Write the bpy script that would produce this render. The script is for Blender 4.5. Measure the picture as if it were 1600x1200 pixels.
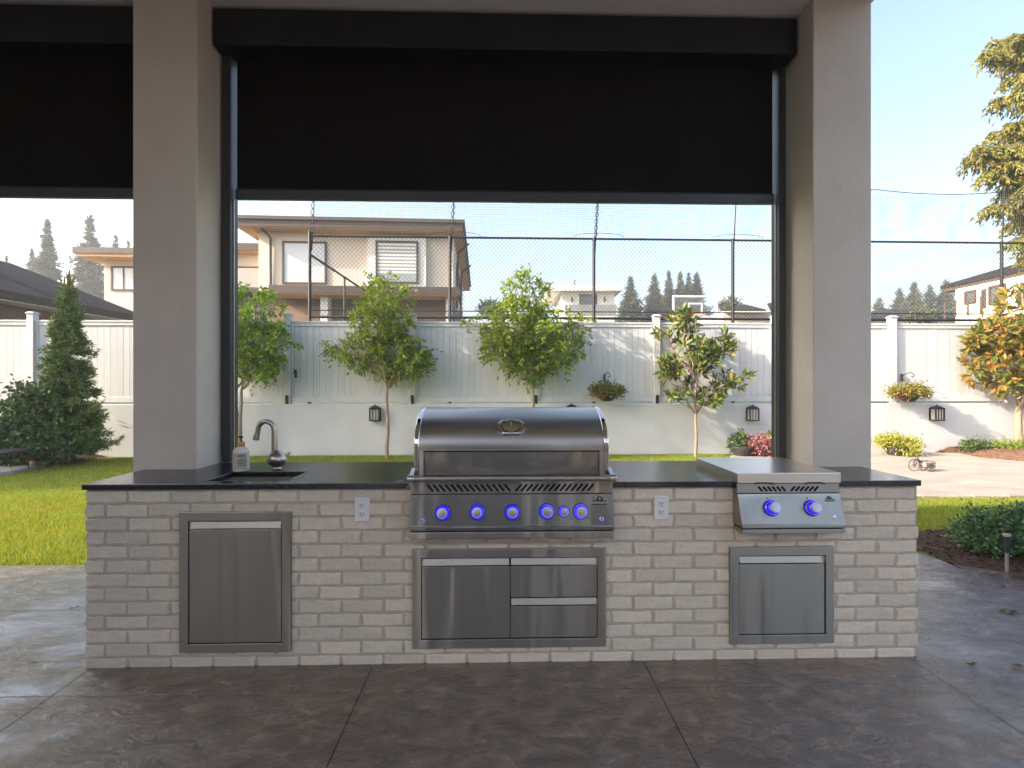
import bpy, bmesh, math, random
import numpy as np
from mathutils import Vector, Matrix, noise as mnoise

for o in list(bpy.data.objects):
    bpy.data.objects.remove(o, do_unlink=True)
scene = bpy.context.scene
COL = scene.collection
R = math.radians

# ------------------------------------------------------------------ camera
CAM_H = 1.372
F = 776.0                      # focal length in pixels of the 1600 px wide photograph
YAW = R(1.4)                   # the kitchen is seen very slightly from the left
cam_d = bpy.data.cameras.new('camera')
cam = bpy.data.objects.new('camera', cam_d)
COL.objects.link(cam)
cam.location = (0, 0, CAM_H)
cam.rotation_euler = (R(90), 0, -YAW)
cam_d.sensor_width = 36
cam_d.lens = 36 * F / 1600
cam_d.clip_start = 0.05
cam_d.clip_end = 2000
scene.camera = cam

# ------------------------------------------------------------------ sky, sun, exposure
SUN_TO = Vector((-1.0, -0.28, 0.52)).normalized()      # towards the sun
el = math.asin(SUN_TO.z)
world = bpy.data.worlds.new('World')
scene.world = world
world.use_nodes = True
nt = world.node_tree
nt.nodes.clear()
wo = nt.nodes.new('ShaderNodeOutputWorld')
bg = nt.nodes.new('ShaderNodeBackground')
sky = nt.nodes.new('ShaderNodeTexSky')
sky.sky_type = 'NISHITA'
sky.sun_disc = False
sky.sun_elevation = el
sky.sun_rotation = math.atan2(SUN_TO.x, SUN_TO.y)
sky.altitude = 50
sky.air_density = 1.0
sky.dust_density = 5.0
sky.ozone_density = 1.0
bg.inputs['Strength'].default_value = 0.15
nt.links.new(sky.outputs[0], bg.inputs[0])
nt.links.new(bg.outputs[0], wo.inputs[0])
sun_d = bpy.data.lights.new('sun', 'SUN')
sun_d.energy = 3.6
sun_d.angle = R(0.6)
sun_d.color = (1.0, 0.86, 0.68)
sun = bpy.data.objects.new('sun', sun_d)
COL.objects.link(sun)
sun.rotation_euler = (-SUN_TO).to_track_quat('-Z', 'Y').to_euler()
sun.location = (-20, -6, 12)
scene.view_settings.view_transform = 'Standard'
scene.view_settings.look = 'None'
scene.view_settings.gamma = 1.0
scene.view_settings.use_curve_mapping = False
scene.view_settings.exposure = 1.8

# ------------------------------------------------------------------ measuring helpers
def W(px, py, Y):
    """world point on the plane y = Y seen at photo pixel (px, py)"""
    u = (px - 800) / F
    d = Y / (math.cos(YAW) - u * math.sin(YAW))
    return Vector((d * (u * math.cos(YAW) + math.sin(YAW)), Y, CAM_H - (py - 600) / F * d))

def G(px, py, z=0.0):
    """world point on the level z seen at photo pixel (px, py)"""
    u = (px - 800) / F
    d = (CAM_H - z) * F / (py - 600)
    return Vector((d * (u * math.cos(YAW) + math.sin(YAW)), d * (math.cos(YAW) - u * math.sin(YAW)), z))

# ------------------------------------------------------------------ material helpers
def new_mat(name):
    m = bpy.data.materials.new(name)
    m.use_nodes = True
    n = m.node_tree.nodes
    n.clear()
    out = n.new('ShaderNodeOutputMaterial')
    return m, m.node_tree, out

def N(nt, typ, **kw):
    n = nt.nodes.new(typ)
    for k, v in kw.items():
        setattr(n, k, v)
    return n

def noise_node(nt, scale, detail=4, rough=.6, stretch=None, coord='Object'):
    tc = N(nt, 'ShaderNodeTexCoord')
    mp = N(nt, 'ShaderNodeMapping')
    nt.links.new(tc.outputs[coord], mp.inputs[0])
    if stretch:
        mp.inputs['Scale'].default_value = stretch
    t = N(nt, 'ShaderNodeTexNoise')
    t.inputs['Scale'].default_value = scale
    t.inputs['Detail'].default_value = detail
    t.inputs['Roughness'].default_value = rough
    nt.links.new(mp.outputs[0], t.inputs['Vector'])
    return t

def ramp(nt, fac, stops):
    r = N(nt, 'ShaderNodeValToRGB')
    e = r.color_ramp.elements
    while len(e) < len(stops):
        e.new(0.5)
    for i, (p, c) in enumerate(stops):
        e[i].position = p
        e[i].color = (c[0], c[1], c[2], 1)
    nt.links.new(fac, r.inputs[0])
    return r

def val_ramp(nt, fac, a, b, lo=.3, hi=.7):
    m = N(nt, 'ShaderNodeMapRange')
    m.inputs['From Min'].default_value = lo
    m.inputs['From Max'].default_value = hi
    m.inputs['To Min'].default_value = a
    m.inputs['To Max'].default_value = b
    nt.links.new(fac, m.inputs['Value'])
    return m

def surf(name, c1, c2, scale=3, rough=.7, bump=0, bscale=60, metallic=0, spec=.4, detail=5, stretch=None, rough2=None, per_obj=0, coord='Object', bdist=.01):
    m, nt, out = new_mat(name)
    p = N(nt, 'ShaderNodeBsdfPrincipled')
    t = noise_node(nt, scale, detail, .6, stretch, coord)
    r = ramp(nt, t.outputs['Fac'], [(.3, c1), (.7, c2)])
    col = r.outputs[0]
    if per_obj:
        oi = N(nt, 'ShaderNodeObjectInfo')
        hs = N(nt, 'ShaderNodeHueSaturation')
        mr = val_ramp(nt, oi.outputs['Random'], 1 - per_obj, 1 + per_obj, 0, 1)
        nt.links.new(mr.outputs[0], hs.inputs['Value'])
        nt.links.new(col, hs.inputs['Color'])
        col = hs.outputs[0]
    nt.links.new(col, p.inputs['Base Color'])
    p.inputs['Metallic'].default_value = metallic
    p.inputs['Specular IOR Level'].default_value = spec
    if rough2 is None:
        p.inputs['Roughness'].default_value = rough
    else:
        mr = val_ramp(nt, t.outputs['Fac'], rough, rough2)
        nt.links.new(mr.outputs[0], p.inputs['Roughness'])
    if bump:
        t2 = noise_node(nt, bscale, 4, .65, stretch, coord)
        b = N(nt, 'ShaderNodeBump')
        b.inputs['Strength'].default_value = bump
        b.inputs['Distance'].default_value = bdist
        nt.links.new(t2.outputs['Fac'], b.inputs['Height'])
        nt.links.new(b.outputs[0], p.inputs['Normal'])
    nt.links.new(p.outputs[0], out.inputs[0])
    return m

def leafmat(name, cols, transl=.35, rough=.5, spec=.35, patch=None):
    """foliage: colour differs leaf by leaf"""
    m, nt, out = new_mat(name)
    g = N(nt, 'ShaderNodeNewGeometry')
    k = len(cols)
    r = ramp(nt, g.outputs['Random Per Island'], [(i / max(1, k - 1), c) for i, c in enumerate(cols)])
    p = N(nt, 'ShaderNodeBsdfPrincipled')
    p.inputs['Roughness'].default_value = rough
    p.inputs['Specular IOR Level'].default_value = spec
    if patch:
        t = noise_node(nt, 1.3, 5, .65)
        pr = ramp(nt, t.outputs['Fac'], [(.45, (1, 1, 1)), (.68, patch)])
        mm = N(nt, 'ShaderNodeMix', data_type='RGBA', blend_type='MULTIPLY')
        mm.inputs['Factor'].default_value = 1
        nt.links.new(r.outputs[0], mm.inputs['A']); nt.links.new(pr.outputs[0], mm.inputs['B'])
        class _O: outputs = [mm.outputs['Result']]
        r = _O
    nt.links.new(r.outputs[0], p.inputs['Base Color'])
    tr = N(nt, 'ShaderNodeBsdfTranslucent')
    hs = N(nt, 'ShaderNodeHueSaturation')
    hs.inputs['Value'].default_value = 1.5
    hs.inputs['Saturation'].default_value = 1.1
    nt.links.new(r.outputs[0], hs.inputs['Color'])
    nt.links.new(hs.outputs[0], tr.inputs['Color'])
    mx = N(nt, 'ShaderNodeMixShader')
    mx.inputs[0].default_value = transl
    nt.links.new(p.outputs[0], mx.inputs[1])
    nt.links.new(tr.outputs[0], mx.inputs[2])
    nt.links.new(mx.outputs[0], out.inputs[0])
    return m

def emis(name, col, s):
    m, nt, out = new_mat(name)
    e = N(nt, 'ShaderNodeEmission')
    e.inputs[0].default_value = (*col, 1)
    e.inputs[1].default_value = s
    nt.links.new(e.outputs[0], out.inputs[0])
    return m

def steel(name, base=.6, rough=.26, aniso=.75, var=.05, grain=True, wave=.35):
    m, nt, out = new_mat(name)
    p = N(nt, 'ShaderNodeBsdfPrincipled')
    p.inputs['Metallic'].default_value = 1
    t = noise_node(nt, 3, 3, .6, (1, 1, 1))
    r = ramp(nt, t.outputs['Fac'], [(.3, (base - var, (base - var) * .92, (base - var) * .81)), (.7, (base + var, (base + var) * .93, (base + var) * .83))])
    nt.links.new(r.outputs[0], p.inputs['Base Color'])
    if grain:
        p.inputs['Roughness'].default_value = rough
        p.inputs['Anisotropic'].default_value = aniso
        p.inputs['Anisotropic Rotation'].default_value = .25
        tg = N(nt, 'ShaderNodeTangent', direction_type='RADIAL', axis='Z')
        nt.links.new(tg.outputs[0], p.inputs['Tangent'])
        # slow waviness of thin sheet metal
        t3 = noise_node(nt, 6.0, 2, .5, (1, 1, .12))
        b = N(nt, 'ShaderNodeBump')
        b.inputs['Strength'].default_value = wave
        b.inputs['Distance'].default_value = .03
        nt.links.new(t3.outputs['Fac'], b.inputs['Height'])
        nt.links.new(b.outputs[0], p.inputs['Normal'])
    else:
        p.inputs['Roughness'].default_value = rough
    nt.links.new(p.outputs[0], out.inputs[0])
    return m

MT = {}
MT['stucco'] = surf('column_stucco', (.61, .54, .465), (.70, .625, .545), 1.6, .9, .55, 70, spec=.2, bdist=.010)
MT['white_wall'] = surf('white_stucco_wall', (.48, .485, .50), (.56, .565, .58), 1.2, .9, .2, 90, spec=.2, bdist=.006)
MT['brick'] = surf('painted_brick', (.60, .515, .415), (.75, .655, .54), 11, .8, .8, 45, spec=.25, per_obj=.09, bdist=.008)
MT['mortar'] = surf('mortar', (.44, .375, .30), (.53, .455, .37), 14, .95, .6, 90, spec=.2, bdist=.008)
MT['steel'] = steel('brushed_steel', .40, .28, .96, .012, wave=.5)
MT['panel_steel'] = steel('grill_panel_steel', .24, .26, .9, .01, wave=.25)
MT['lid_steel'] = steel('burner_lid_steel', .78, .30, .0, .012, wave=.03)
MT['steel_dark'] = steel('brushed_steel_hood', .40, .30, .8, .012, wave=.05)
MT['chrome'] = steel('polished_steel', .72, .07, grain=False)
MT['satin'] = steel('satin_nickel', .50, .3, grain=False, var=.05)
MT['handle'] = steel('aluminium_handle', .50, .42, grain=False, var=.02)
MT['black'] = surf('black_powder_coat', (.014, .014, .016), (.022, .022, .024), 4, .5, .1, 200, spec=.4)
MT['track'] = surf('charcoal_aluminium', (.035, .035, .04), (.05, .05, .055), 3, .4, .05, 150, spec=.5)
MT['fabric'] = surf('black_screen_fabric', (.015, .0135, .0125), (.020, .018, .0165), 2.5, .9, .3, 420, spec=.1, bdist=.003)
MT['gap'] = surf('dark_gap', (.01, .01, .01), (.015, .014, .013), 5, .9)
MT['plastic'] = surf('white_plastic', (.72, .71, .70), (.76, .75, .74), 6, .35, spec=.5)
MT['fence'] = surf('white_fence_paint', (.475, .48, .495), (.55, .555, .57), 2.5, .55, .12, 25, spec=.35, stretch=(6, 6, .6), per_obj=.035)
MT['led'] = emis('blue_led', (.012, .008, .9), .5)
MT['led_soft'] = emis('blue_led_soft', (.22, .22, 1.0), .33)
MT['ceiling'] = surf('painted_soffit', (.68, .66, .63), (.74, .72, .69), 2, .8, .1, 60)
MT['soil'] = surf('soil', (.05, .035, .025), (.09, .065, .045), 6, .95, .6, 40)
MT['mulch'] = surf('bark_mulch', (.035, .02, .014), (.10, .058, .038), 22, .95, .9, 60, bdist=.03)
MT['mulch_dry'] = surf('dry_bark_mulch', (.11, .06, .038), (.22, .125, .08), 22, .95, .9, 60, bdist=.03)
MT['lawn_base'] = surf('lawn_base', (.07, .12, .018), (.15, .18, .035), 1.6, .95, .5, 60, spec=.1, bdist=.02)
MT['pale_paving'] = surf('pale_paving', (.27, .235, .205), (.40, .35, .31), 1.4, .7, .5, 14, spec=.3, stretch=(1, 2.2, 1), bdist=.02)
MT['bark'] = surf('tree_bark', (.20, .15, .11), (.34, .27, .20), 14, .9, .5, 40, stretch=(1, 1, .25))
MT['twig'] = surf('twig_bark', (.10, .07, .045), (.18, .13, .085), 14, .9)
MT['glass_dark'] = surf('window_glass', (.05, .06, .065), (.08, .09, .10), 1, .06, spec=.9)
MT['glass_light'] = surf('window_with_blind', (.52, .54, .55), (.62, .64, .65), .6, .15, spec=.8)
MT['glass_mid'] = surf('window_behind_blind', (.22, .25, .27), (.30, .33, .35), .6, .12, spec=.8)
MT['cream'] = surf('cream_stucco', (.60, .52, .43), (.68, .60, .51), .8, .9, .1, 40)
MT['white_house'] = surf('white_house_stucco', (.66, .63, .58), (.74, .71, .66), .8, .9, .1, 40)
MT['brown_trim'] = surf('brown_fascia', (.062, .044, .037), (.082, .060, .050), 2, .6)
MT['brown_wall'] = surf('brown_wall', (.16, .105, .075), (.20, .135, .10), 1.2, .8)
MT['soffit'] = surf('cedar_soffit', (.42, .23, .09), (.56, .33, .14), 3, .6, stretch=(8, .6, 1))
MT['shingle'] = surf('dark_shingle', (.018, .018, .021), (.040, .039, .045), 9, .95, .6, 16, bdist=.03, stretch=(1, 1, 2), spec=.05)
MT['court'] = surf('court_green', (.05, .07, .05), (.08, .10, .07), 1, .9)

def stone_top():
    m, nt, out = new_mat('black_stone')
    p = N(nt, 'ShaderNodeBsdfPrincipled')
    t = noise_node(nt, 5, 6, .65)
    r = ramp(nt, t.outputs['Fac'], [(.3, (.010, .011, .013)), (.7, (.024, .025, .029))])
    # thin pale veins: a narrow band of a distorted noise
    t2 = noise_node(nt, 1.1, 5, .55, (1, 1.8, 1))
    v = ramp(nt, t2.outputs['Fac'], [(.0, (0, 0, 0)), (.497, (0, 0, 0)), (.5, (1, 1, 1)), (.503, (0, 0, 0))])
    t3 = noise_node(nt, 2.3, 2)
    v3 = ramp(nt, t3.outputs['Fac'], [(.52, (0, 0, 0)), (.62, (1, 1, 1))])
    mu = N(nt, 'ShaderNodeMath', operation='MULTIPLY')
    nt.links.new(v.outputs[0], mu.inputs[0]); nt.links.new(v3.outputs[0], mu.inputs[1])
    mx = N(nt, 'ShaderNodeMix', data_type='RGBA')
    nt.links.new(mu.outputs[0], mx.inputs['Factor'])
    nt.links.new(r.outputs[0], mx.inputs['A'])
    mx.inputs['B'].default_value = (.35, .35, .36, 1)
    nt.links.new(mx.outputs['Result'], p.inputs['Base Color'])
    mr = val_ramp(nt, t.outputs['Fac'], .17, .23)
    nt.links.new(mr.outputs[0], p.inputs['Roughness'])
    p.inputs['Specular IOR Level'].default_value = .7
    nt.links.new(p.outputs[0], out.inputs[0])
    return m

def stamped_concrete():
    """sealed, slate-stamped brown concrete, damp in places"""
    m, nt, out = new_mat('stamped_concrete')
    p = N(nt, 'ShaderNodeBsdfPrincipled')
    big = noise_node(nt, .9, 5, .6)
    mid = noise_node(nt, 8.0, 10, .72, (1, 1.7, 1))
    mid.inputs['Distortion'].default_value = .5
    fine = noise_node(nt, 45, 4, .7)
    r1 = ramp(nt, mid.outputs['Fac'], [(.32, (.014, .008, .006)), (.44, (.065, .038, .027)), (.55, (.135, .086, .064)), (.72, (.32, .235, .19))])
    r2 = ramp(nt, big.outputs['Fac'], [(.3, (.78, .74, .74)), (.7, (1.15, 1.06, 1.0))])
    mx = N(nt, 'ShaderNodeMix', data_type='RGBA', blend_type='MULTIPLY')
    mx.inputs['Factor'].default_value = 1
    nt.links.new(r1.outputs[0], mx.inputs['A']); nt.links.new(r2.outputs[0], mx.inputs['B'])
    gr_ = noise_node(nt, 120, 3, .8)
    r3 = ramp(nt, gr_.outputs['Fac'], [(.3, (.62, .60, .58)), (.72, (1.35, 1.33, 1.3))])
    mx2 = N(nt, 'ShaderNodeMix', data_type='RGBA', blend_type='MULTIPLY')
    mx2.inputs['Factor'].default_value = 1
    nt.links.new(mx.outputs['Result'], mx2.inputs['A']); nt.links.new(r3.outputs[0], mx2.inputs['B'])
    nt.links.new(mx2.outputs['Result'], p.inputs['Base Color'])
    wet = noise_node(nt, 1.7, 4, .55, (1, 2.0, 1))
    wr = val_ramp(nt, wet.outputs['Fac'], .06, .30, .38, .64)
    ad = N(nt, 'ShaderNodeMath', operation='ADD')
    f2 = val_ramp(nt, fine.outputs['Fac'], -.03, .08)
    nt.links.new(wr.outputs[0], ad.inputs[0]); nt.links.new(f2.outputs[0], ad.inputs[1])
    nt.links.new(ad.outputs[0], p.inputs['Roughness'])
    p.inputs['Specular IOR Level'].default_value = .8
    p.inputs['Coat Weight'].default_value = 1.0
    p.inputs['Coat IOR'].default_value = 1.75
    p.inputs['Coat Roughness'].default_value = .12
    # relief: slate facets plus fine grit, flattened where water stands
    vo = noise_node(nt, 9.0, 6, .6, (1, 1.8, 1))
    vo.noise_type = 'RIDGED_MULTIFRACTAL'
    vo.inputs['Distortion'].default_value = 1.4
    s1 = N(nt, 'ShaderNodeMath', operation='MULTIPLY_ADD')
    nt.links.new(vo.outputs['Fac'], s1.inputs[0]); s1.inputs[1].default_value = .35
    s2 = N(nt, 'ShaderNodeMath', operation='MULTIPLY')
    nt.links.new(mid.outputs['Fac'], s2.inputs[0]); s2.inputs[1].default_value = .9
    nt.links.new(s2.outputs[0], s1.inputs[2])
    b = N(nt, 'ShaderNodeBump')
    b.inputs['Distance'].default_value = .022
    bs = val_ramp(nt, wet.outputs['Fac'], .25, 1.0, .36, .55)
    nt.links.new(bs.outputs[0], b.inputs['Strength'])
    nt.links.new(s1.outputs[0], b.inputs['Height'])
    b2 = N(nt, 'ShaderNodeBump')
    b2.inputs['Distance'].default_value = .006
    b2.inputs['Strength'].default_value = .5
    nt.links.new(fine.outputs['Fac'], b2.inputs['Height'])
    nt.links.new(b.outputs[0], b2.inputs['Normal'])
    nt.links.new(b2.outputs[0], p.inputs['Normal'])
    nt.links.new(b2.outputs[0], p.inputs['Coat Normal'])
    nt.links.new(p.outputs[0], out.inputs[0])
    return m

MT['stone'] = stone_top()
MT['patio'] = stamped_concrete()

# ------------------------------------------------------------------ mesh helpers
class MB:
    def __init__(s):
        s.v = []; s.f = []
    def add(s, vs, fs):
        o = len(s.v)
        s.v += [tuple(a) for a in vs]
        s.f += [tuple(i + o for i in q) for q in fs]
        return s
    def box(s, x0, x1, y0, y1, z0, z1, M=None):
        vs = [Vector(a) for a in ((x0, y0, z0), (x1, y0, z0), (x1, y1, z0), (x0, y1, z0), (x0, y0, z1), (x1, y0, z1), (x1, y1, z1), (x0, y1, z1))]
        if M is not None:
            vs = [M @ a for a in vs]
        return s.add(vs, [(0, 3, 2, 1), (4, 5, 6, 7), (0, 1, 5, 4), (1, 2, 6, 5), (2, 3, 7, 6), (3, 0, 4, 7)])
    def tube(s, pts, r, n=8, caps=True):
        pts = [Vector(p) for p in pts]
        k = len(pts)
        rs = r if isinstance(r, (list, tuple)) else [r] * k
        up = None
        rings = []
        for i, p in enumerate(pts):
            t = (pts[min(i + 1, k - 1)] - pts[max(i - 1, 0)])
            if t.length < 1e-9: t = Vector((0, 0, 1))
            t.normalize()
            if up is None:
                up = t.orthogonal().normalized()
            else:
                up = (up - t * up.dot(t))
                if up.length < 1e-6: up = t.orthogonal()
                up.normalize()
            b = t.cross(up)
            rings.append([p + (up * math.cos(a) + b * math.sin(a)) * rs[i] for a in [2 * math.pi * j / n for j in range(n)]])
        vs = [q for rg in rings for q in rg]
        fs = []
        for i in range(k - 1):
            for j in range(n):
                a, b_ = i * n + j, i * n + (j + 1) % n
                fs.append((a, b_, b_ + n, a + n))
        if caps:
            fs.append(tuple(range(n - 1, -1, -1)))
            fs.append(tuple((k - 1) * n + j for j in range(n)))
        return s.add(vs, fs)
    def lathe(s, prof, n=24, M=None, cap=True):
        """prof: (radius, height) pairs turned about local z"""
        vs = []
        for r, z in prof:
            for j in range(n):
                a = 2 * math.pi * j / n
                vs.append(Vector((r * math.cos(a), r * math.sin(a), z)))
        if M is not None: vs = [M @ q for q in vs]
        fs = []
        for i in range(len(prof) - 1):
            for j in range(n):
                a, b = i * n + j, i * n + (j + 1) % n
                fs.append((a, b, b + n, a + n))
        if cap:
            fs.append(tuple(range(n - 1, -1, -1)))
            fs.append(tuple((len(prof) - 1) * n + j for j in range(n)))
        return s.add(vs, fs)
    def prism_x(s, prof, x0, x1):
        """closed (y, z) outline extruded along x"""
        k = len(prof)
        vs = [(x0, y, z) for y, z in prof] + [(x1, y, z) for y, z in prof]
        fs = [tuple(range(k)), tuple(range(2 * k - 1, k - 1, -1))]
        fs += [(i, k + i, k + (i + 1) % k, (i + 1) % k) for i in range(k)]
        return s.add(vs, fs)
    def prism_z(s, poly, z0, z1):
        k = len(poly)
        vs = [(p[0], p[1], z0) for p in poly] + [(p[0], p[1], z1) for p in poly]
        fs = [tuple(range(k - 1, -1, -1)), tuple(range(k, 2 * k))]
        fs += [(i, (i + 1) % k, k + (i + 1) % k, k + i) for i in range(k)]
        return s.add(vs, fs)
    def grid_slab(s, xs, ys, holes, z0, z1):
        """slab of grid cells with rectangular holes left open, no inner faces"""
        nx, ny = len(xs) - 1, len(ys) - 1
        on = lambda i, j: 0 <= i < nx and 0 <= j < ny and not any(h[0] <= (xs[i] + xs[i + 1]) / 2 <= h[1] and h[2] <= (ys[j] + ys[j + 1]) / 2 <= h[3] for h in holes)
        for i in range(nx):
            for j in range(ny):
                if not on(i, j): continue
                a, b, c, d = xs[i], xs[i + 1], ys[j], ys[j + 1]
                s.add([(a, c, z1), (b, c, z1), (b, d, z1), (a, d, z1)], [(0, 1, 2, 3)])
                s.add([(a, c, z0), (b, c, z0), (b, d, z0), (a, d, z0)], [(3, 2, 1, 0)])
                for ok, q in ((on(i, j - 1), ((a, c), (b, c))), (on(i + 1, j), ((b, c), (b, d))), (on(i, j + 1), ((b, d), (a, d))), (on(i - 1, j), ((a, d), (a, c)))):
                    if not ok:
                        (e, f), (g, h) = q
                        s.add([(e, f, z0), (g, h, z0), (g, h, z1), (e, f, z1)], [(0, 1, 2, 3)])
        return s
    def build(s, name, mat, parent=None, smooth=0, bevel=0, local=False, loc=None, weld=False, seg=2):
        me = bpy.data.meshes.new(name)
        me.from_pydata(s.v, [], s.f)
        return finish(name, me, mat, parent, smooth, bevel, local, loc, weld, seg)

def finish(name, me, mat, parent=None, smooth=0, bevel=0, local=False, loc=None, weld=False, seg=2):
    if weld or bevel or smooth:
        bm = bmesh.new(); bm.from_mesh(me)
        if weld: bmesh.ops.remove_doubles(bm, verts=bm.verts, dist=1e-5)
        bmesh.ops.recalc_face_normals(bm, faces=bm.faces)
        bm.to_mesh(me); bm.free()
    me.materials.append(mat if not isinstance(mat, str) else MT[mat])
    if smooth:
        me.polygons.foreach_set('use_smooth', [True] * len(me.polygons))
        me.set_sharp_from_angle(angle=R(smooth))
    o = bpy.data.objects.new(name, me)
    COL.objects.link(o)
    if loc is not None: o.location = loc
    if parent is not None:
        o.parent = parent
        if not local:
            o.matrix_parent_inverse = parent.matrix_basis.inverted()
    if bevel:
        b = o.modifiers.new('bevel', 'BEVEL')
        b.width = bevel; b.segments = seg; b.limit_method = 'ANGLE'; b.angle_limit = R(40)
        b.harden_normals = False
    return o

def tag(o, label=None, cat=None, group=None, kind=None):
    if label: o['label'] = label
    if cat: o['category'] = cat
    if group: o['group'] = group
    if kind: o['kind'] = kind
    return o

def empty(name, loc, label, cat, group=None, rz=0):
    o = bpy.data.objects.new(name, None)
    COL.objects.link(o)
    o.location = loc
    o.rotation_euler = (0, 0, rz)
    o.empty_display_size = .1
    tag(o, label, cat, group)
    return o

def structure(o):
    o['kind'] = 'structure'
    return o

def np_mesh(name, V, tri):
    me = bpy.data.meshes.new(name)
    V = np.asarray(V, dtype=np.float32); tri = np.asarray(tri, dtype=np.int32)
    k = tri.shape[1]
    me.vertices.add(len(V)); me.vertices.foreach_set('co', V.ravel())
    me.loops.add(tri.size); me.loops.foreach_set('vertex_index', tri.ravel())
    me.polygons.add(len(tri))
    me.polygons.foreach_set('loop_start', np.arange(0, tri.size, k, dtype=np.int32))
    me.polygons.foreach_set('loop_total', np.full(len(tri), k, dtype=np.int32))
    me.update(calc_edges=True)
    return me

def leaf_geo(P, D, L, Wd, rng, fold=.25, belly=.45, up=None):
    """one folded diamond per leaf"""
    P = np.asarray(P); D = np.asarray(D)
    n = len(P)
    D = D / np.maximum(np.linalg.norm(D, axis=1, keepdims=True), 1e-6)
    rv = rng.normal(size=(n, 3)) if up is None else (np.tile(up, (n, 1)) + rng.normal(size=(n, 3)) * .45)
    S = np.cross(D, rv); S /= np.maximum(np.linalg.norm(S, axis=1, keepdims=True), 1e-6)
    Nn = np.cross(S, D)
    L = np.broadcast_to(np.asarray(L), (n,))[:, None]; Wd = np.broadcast_to(np.asarray(Wd), (n,))[:, None]
    mid = P + D * L * belly
    V = np.stack([P, mid + S * Wd / 2 + Nn * fold * Wd, P + D * L, mid - S * Wd / 2 + Nn * fold * Wd], axis=1).reshape(-1, 3)
    b = np.arange(n) * 4
    T = np.stack([np.stack([b, b + 1, b + 2], 1), np.stack([b, b + 2, b + 3], 1)], 1).reshape(-1, 3)
    return V, T

def blade_geo(P, D, L, Wd, rng):
    P = np.asarray(P); D = np.asarray(D); n = len(P)
    S = rng.normal(size=(n, 3)); S[:, 2] *= .2
    S /= np.linalg.norm(S, axis=1, keepdims=True)
    L = np.broadcast_to(np.asarray(L), (n,))[:, None]; Wd = np.broadcast_to(np.asarray(Wd), (n,))[:, None]
    V = np.stack([P - S * Wd / 2, P + S * Wd / 2, P + D * L], axis=1).reshape(-1, 3)
    b = np.arange(n) * 3
    return V, np.stack([b, b + 1, b + 2], 1)

def text_mesh(body, size, extrude=.0006, space=1.0):
    cu = bpy.data.curves.new('lettering', 'FONT')
    cu.body = body; cu.size = size; cu.extrude = extrude; cu.align_x = 'CENTER'; cu.align_y = 'CENTER'
    cu.space_character = space
    o = bpy.data.objects.new('lettering', cu)
    COL.objects.link(o)
    dg = bpy.context.evaluated_depsgraph_get()
    me = bpy.data.meshes.new_from_object(o.evaluated_get(dg))
    bpy.data.objects.remove(o, do_unlink=True)
    bpy.data.curves.remove(cu)
    return me

# ================================================================== SETTING: ground and patio
YB = 2.45                                   # front face of the kitchen island
WALL_Y0, WALL_M = 9.70, 0.0086              # garden wall line
def wallY(x): return WALL_Y0 + WALL_M * x

structure(MB().box(-110, 110, -60, 9.9, -.6, -.03).build('ground', 'soil'))
structure(MB().box(-110, 110, 9.9, 130, -.5, .93).build('upper_terrace', 'court'))

# lower lawn: one sheet, grass blades on top
lawn = structure(MB().box(-40, 40, 3.80, 9.66, -.2, -.006).build('lawn', 'lawn_base'))

# stamped patio: a bed with one slab per saw-cut bay
patio = structure(MB().box(-12, 3.38, -9, 3.835, -.2, -.014).build('patio', 'gap'))
def slab(poly, top=0.0):
    o = MB().prism_z(poly, -.10, top).build('slab', 'patio', patio, bevel=.0015, seg=1)
    return o
xj = [-9.0, -6.0, -4.65, -3.31, -1.97, -.62, .71, 2.05]
yj = [-8.9, -5.0, -3.13, -1.79, -.45, .89, 2.23, 3.08, 3.84]
g = .0016
for i in range(len(xj) - 1):
    for j in range(len(yj) - 1):
        slab([(xj[i] + g, yj[j] + g), (xj[i + 1] - g, yj[j] + g), (xj[i + 1] - g, yj[j + 1] - g), (xj[i] + g, yj[j + 1] - g)])
for j in range(6):
    for a, b in ((2.05, 3.40), (3.40, 4.74), (4.74, 7.4)):
        slab([(a + g, yj[j] + g), (b - g, yj[j] + g), (b - g, yj[j + 1] - g), (a + g, yj[j + 1] - g)])
slab([(2.05 + g, 2.23 + g), (3.40 - g, 2.23 + g), (3.40 - g, 3.40 - g), (2.05 + g, 3.40 - g)])
slab([(2.05 + g, 3.40 + g), (3.40 - g, 3.40 + g), (3.44, 3.75), (3.40, 3.95), (3.30, 4.12), (3.0, 4.2), (2.05 + g, 4.2)])
slab([(3.40 + g, 2.23 + g), (7.4, 2.23 + g), (7.4, 3.25), (4.4, 3.40), (3.85, 3.48), (3.62, 3.58), (3.46, 3.70), (3.40 + g, 3.44)])
structure(MB().box(3.38, 7.4, -8.8, 3.2, -.2, -.016).build('patio', 'gap'))

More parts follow.
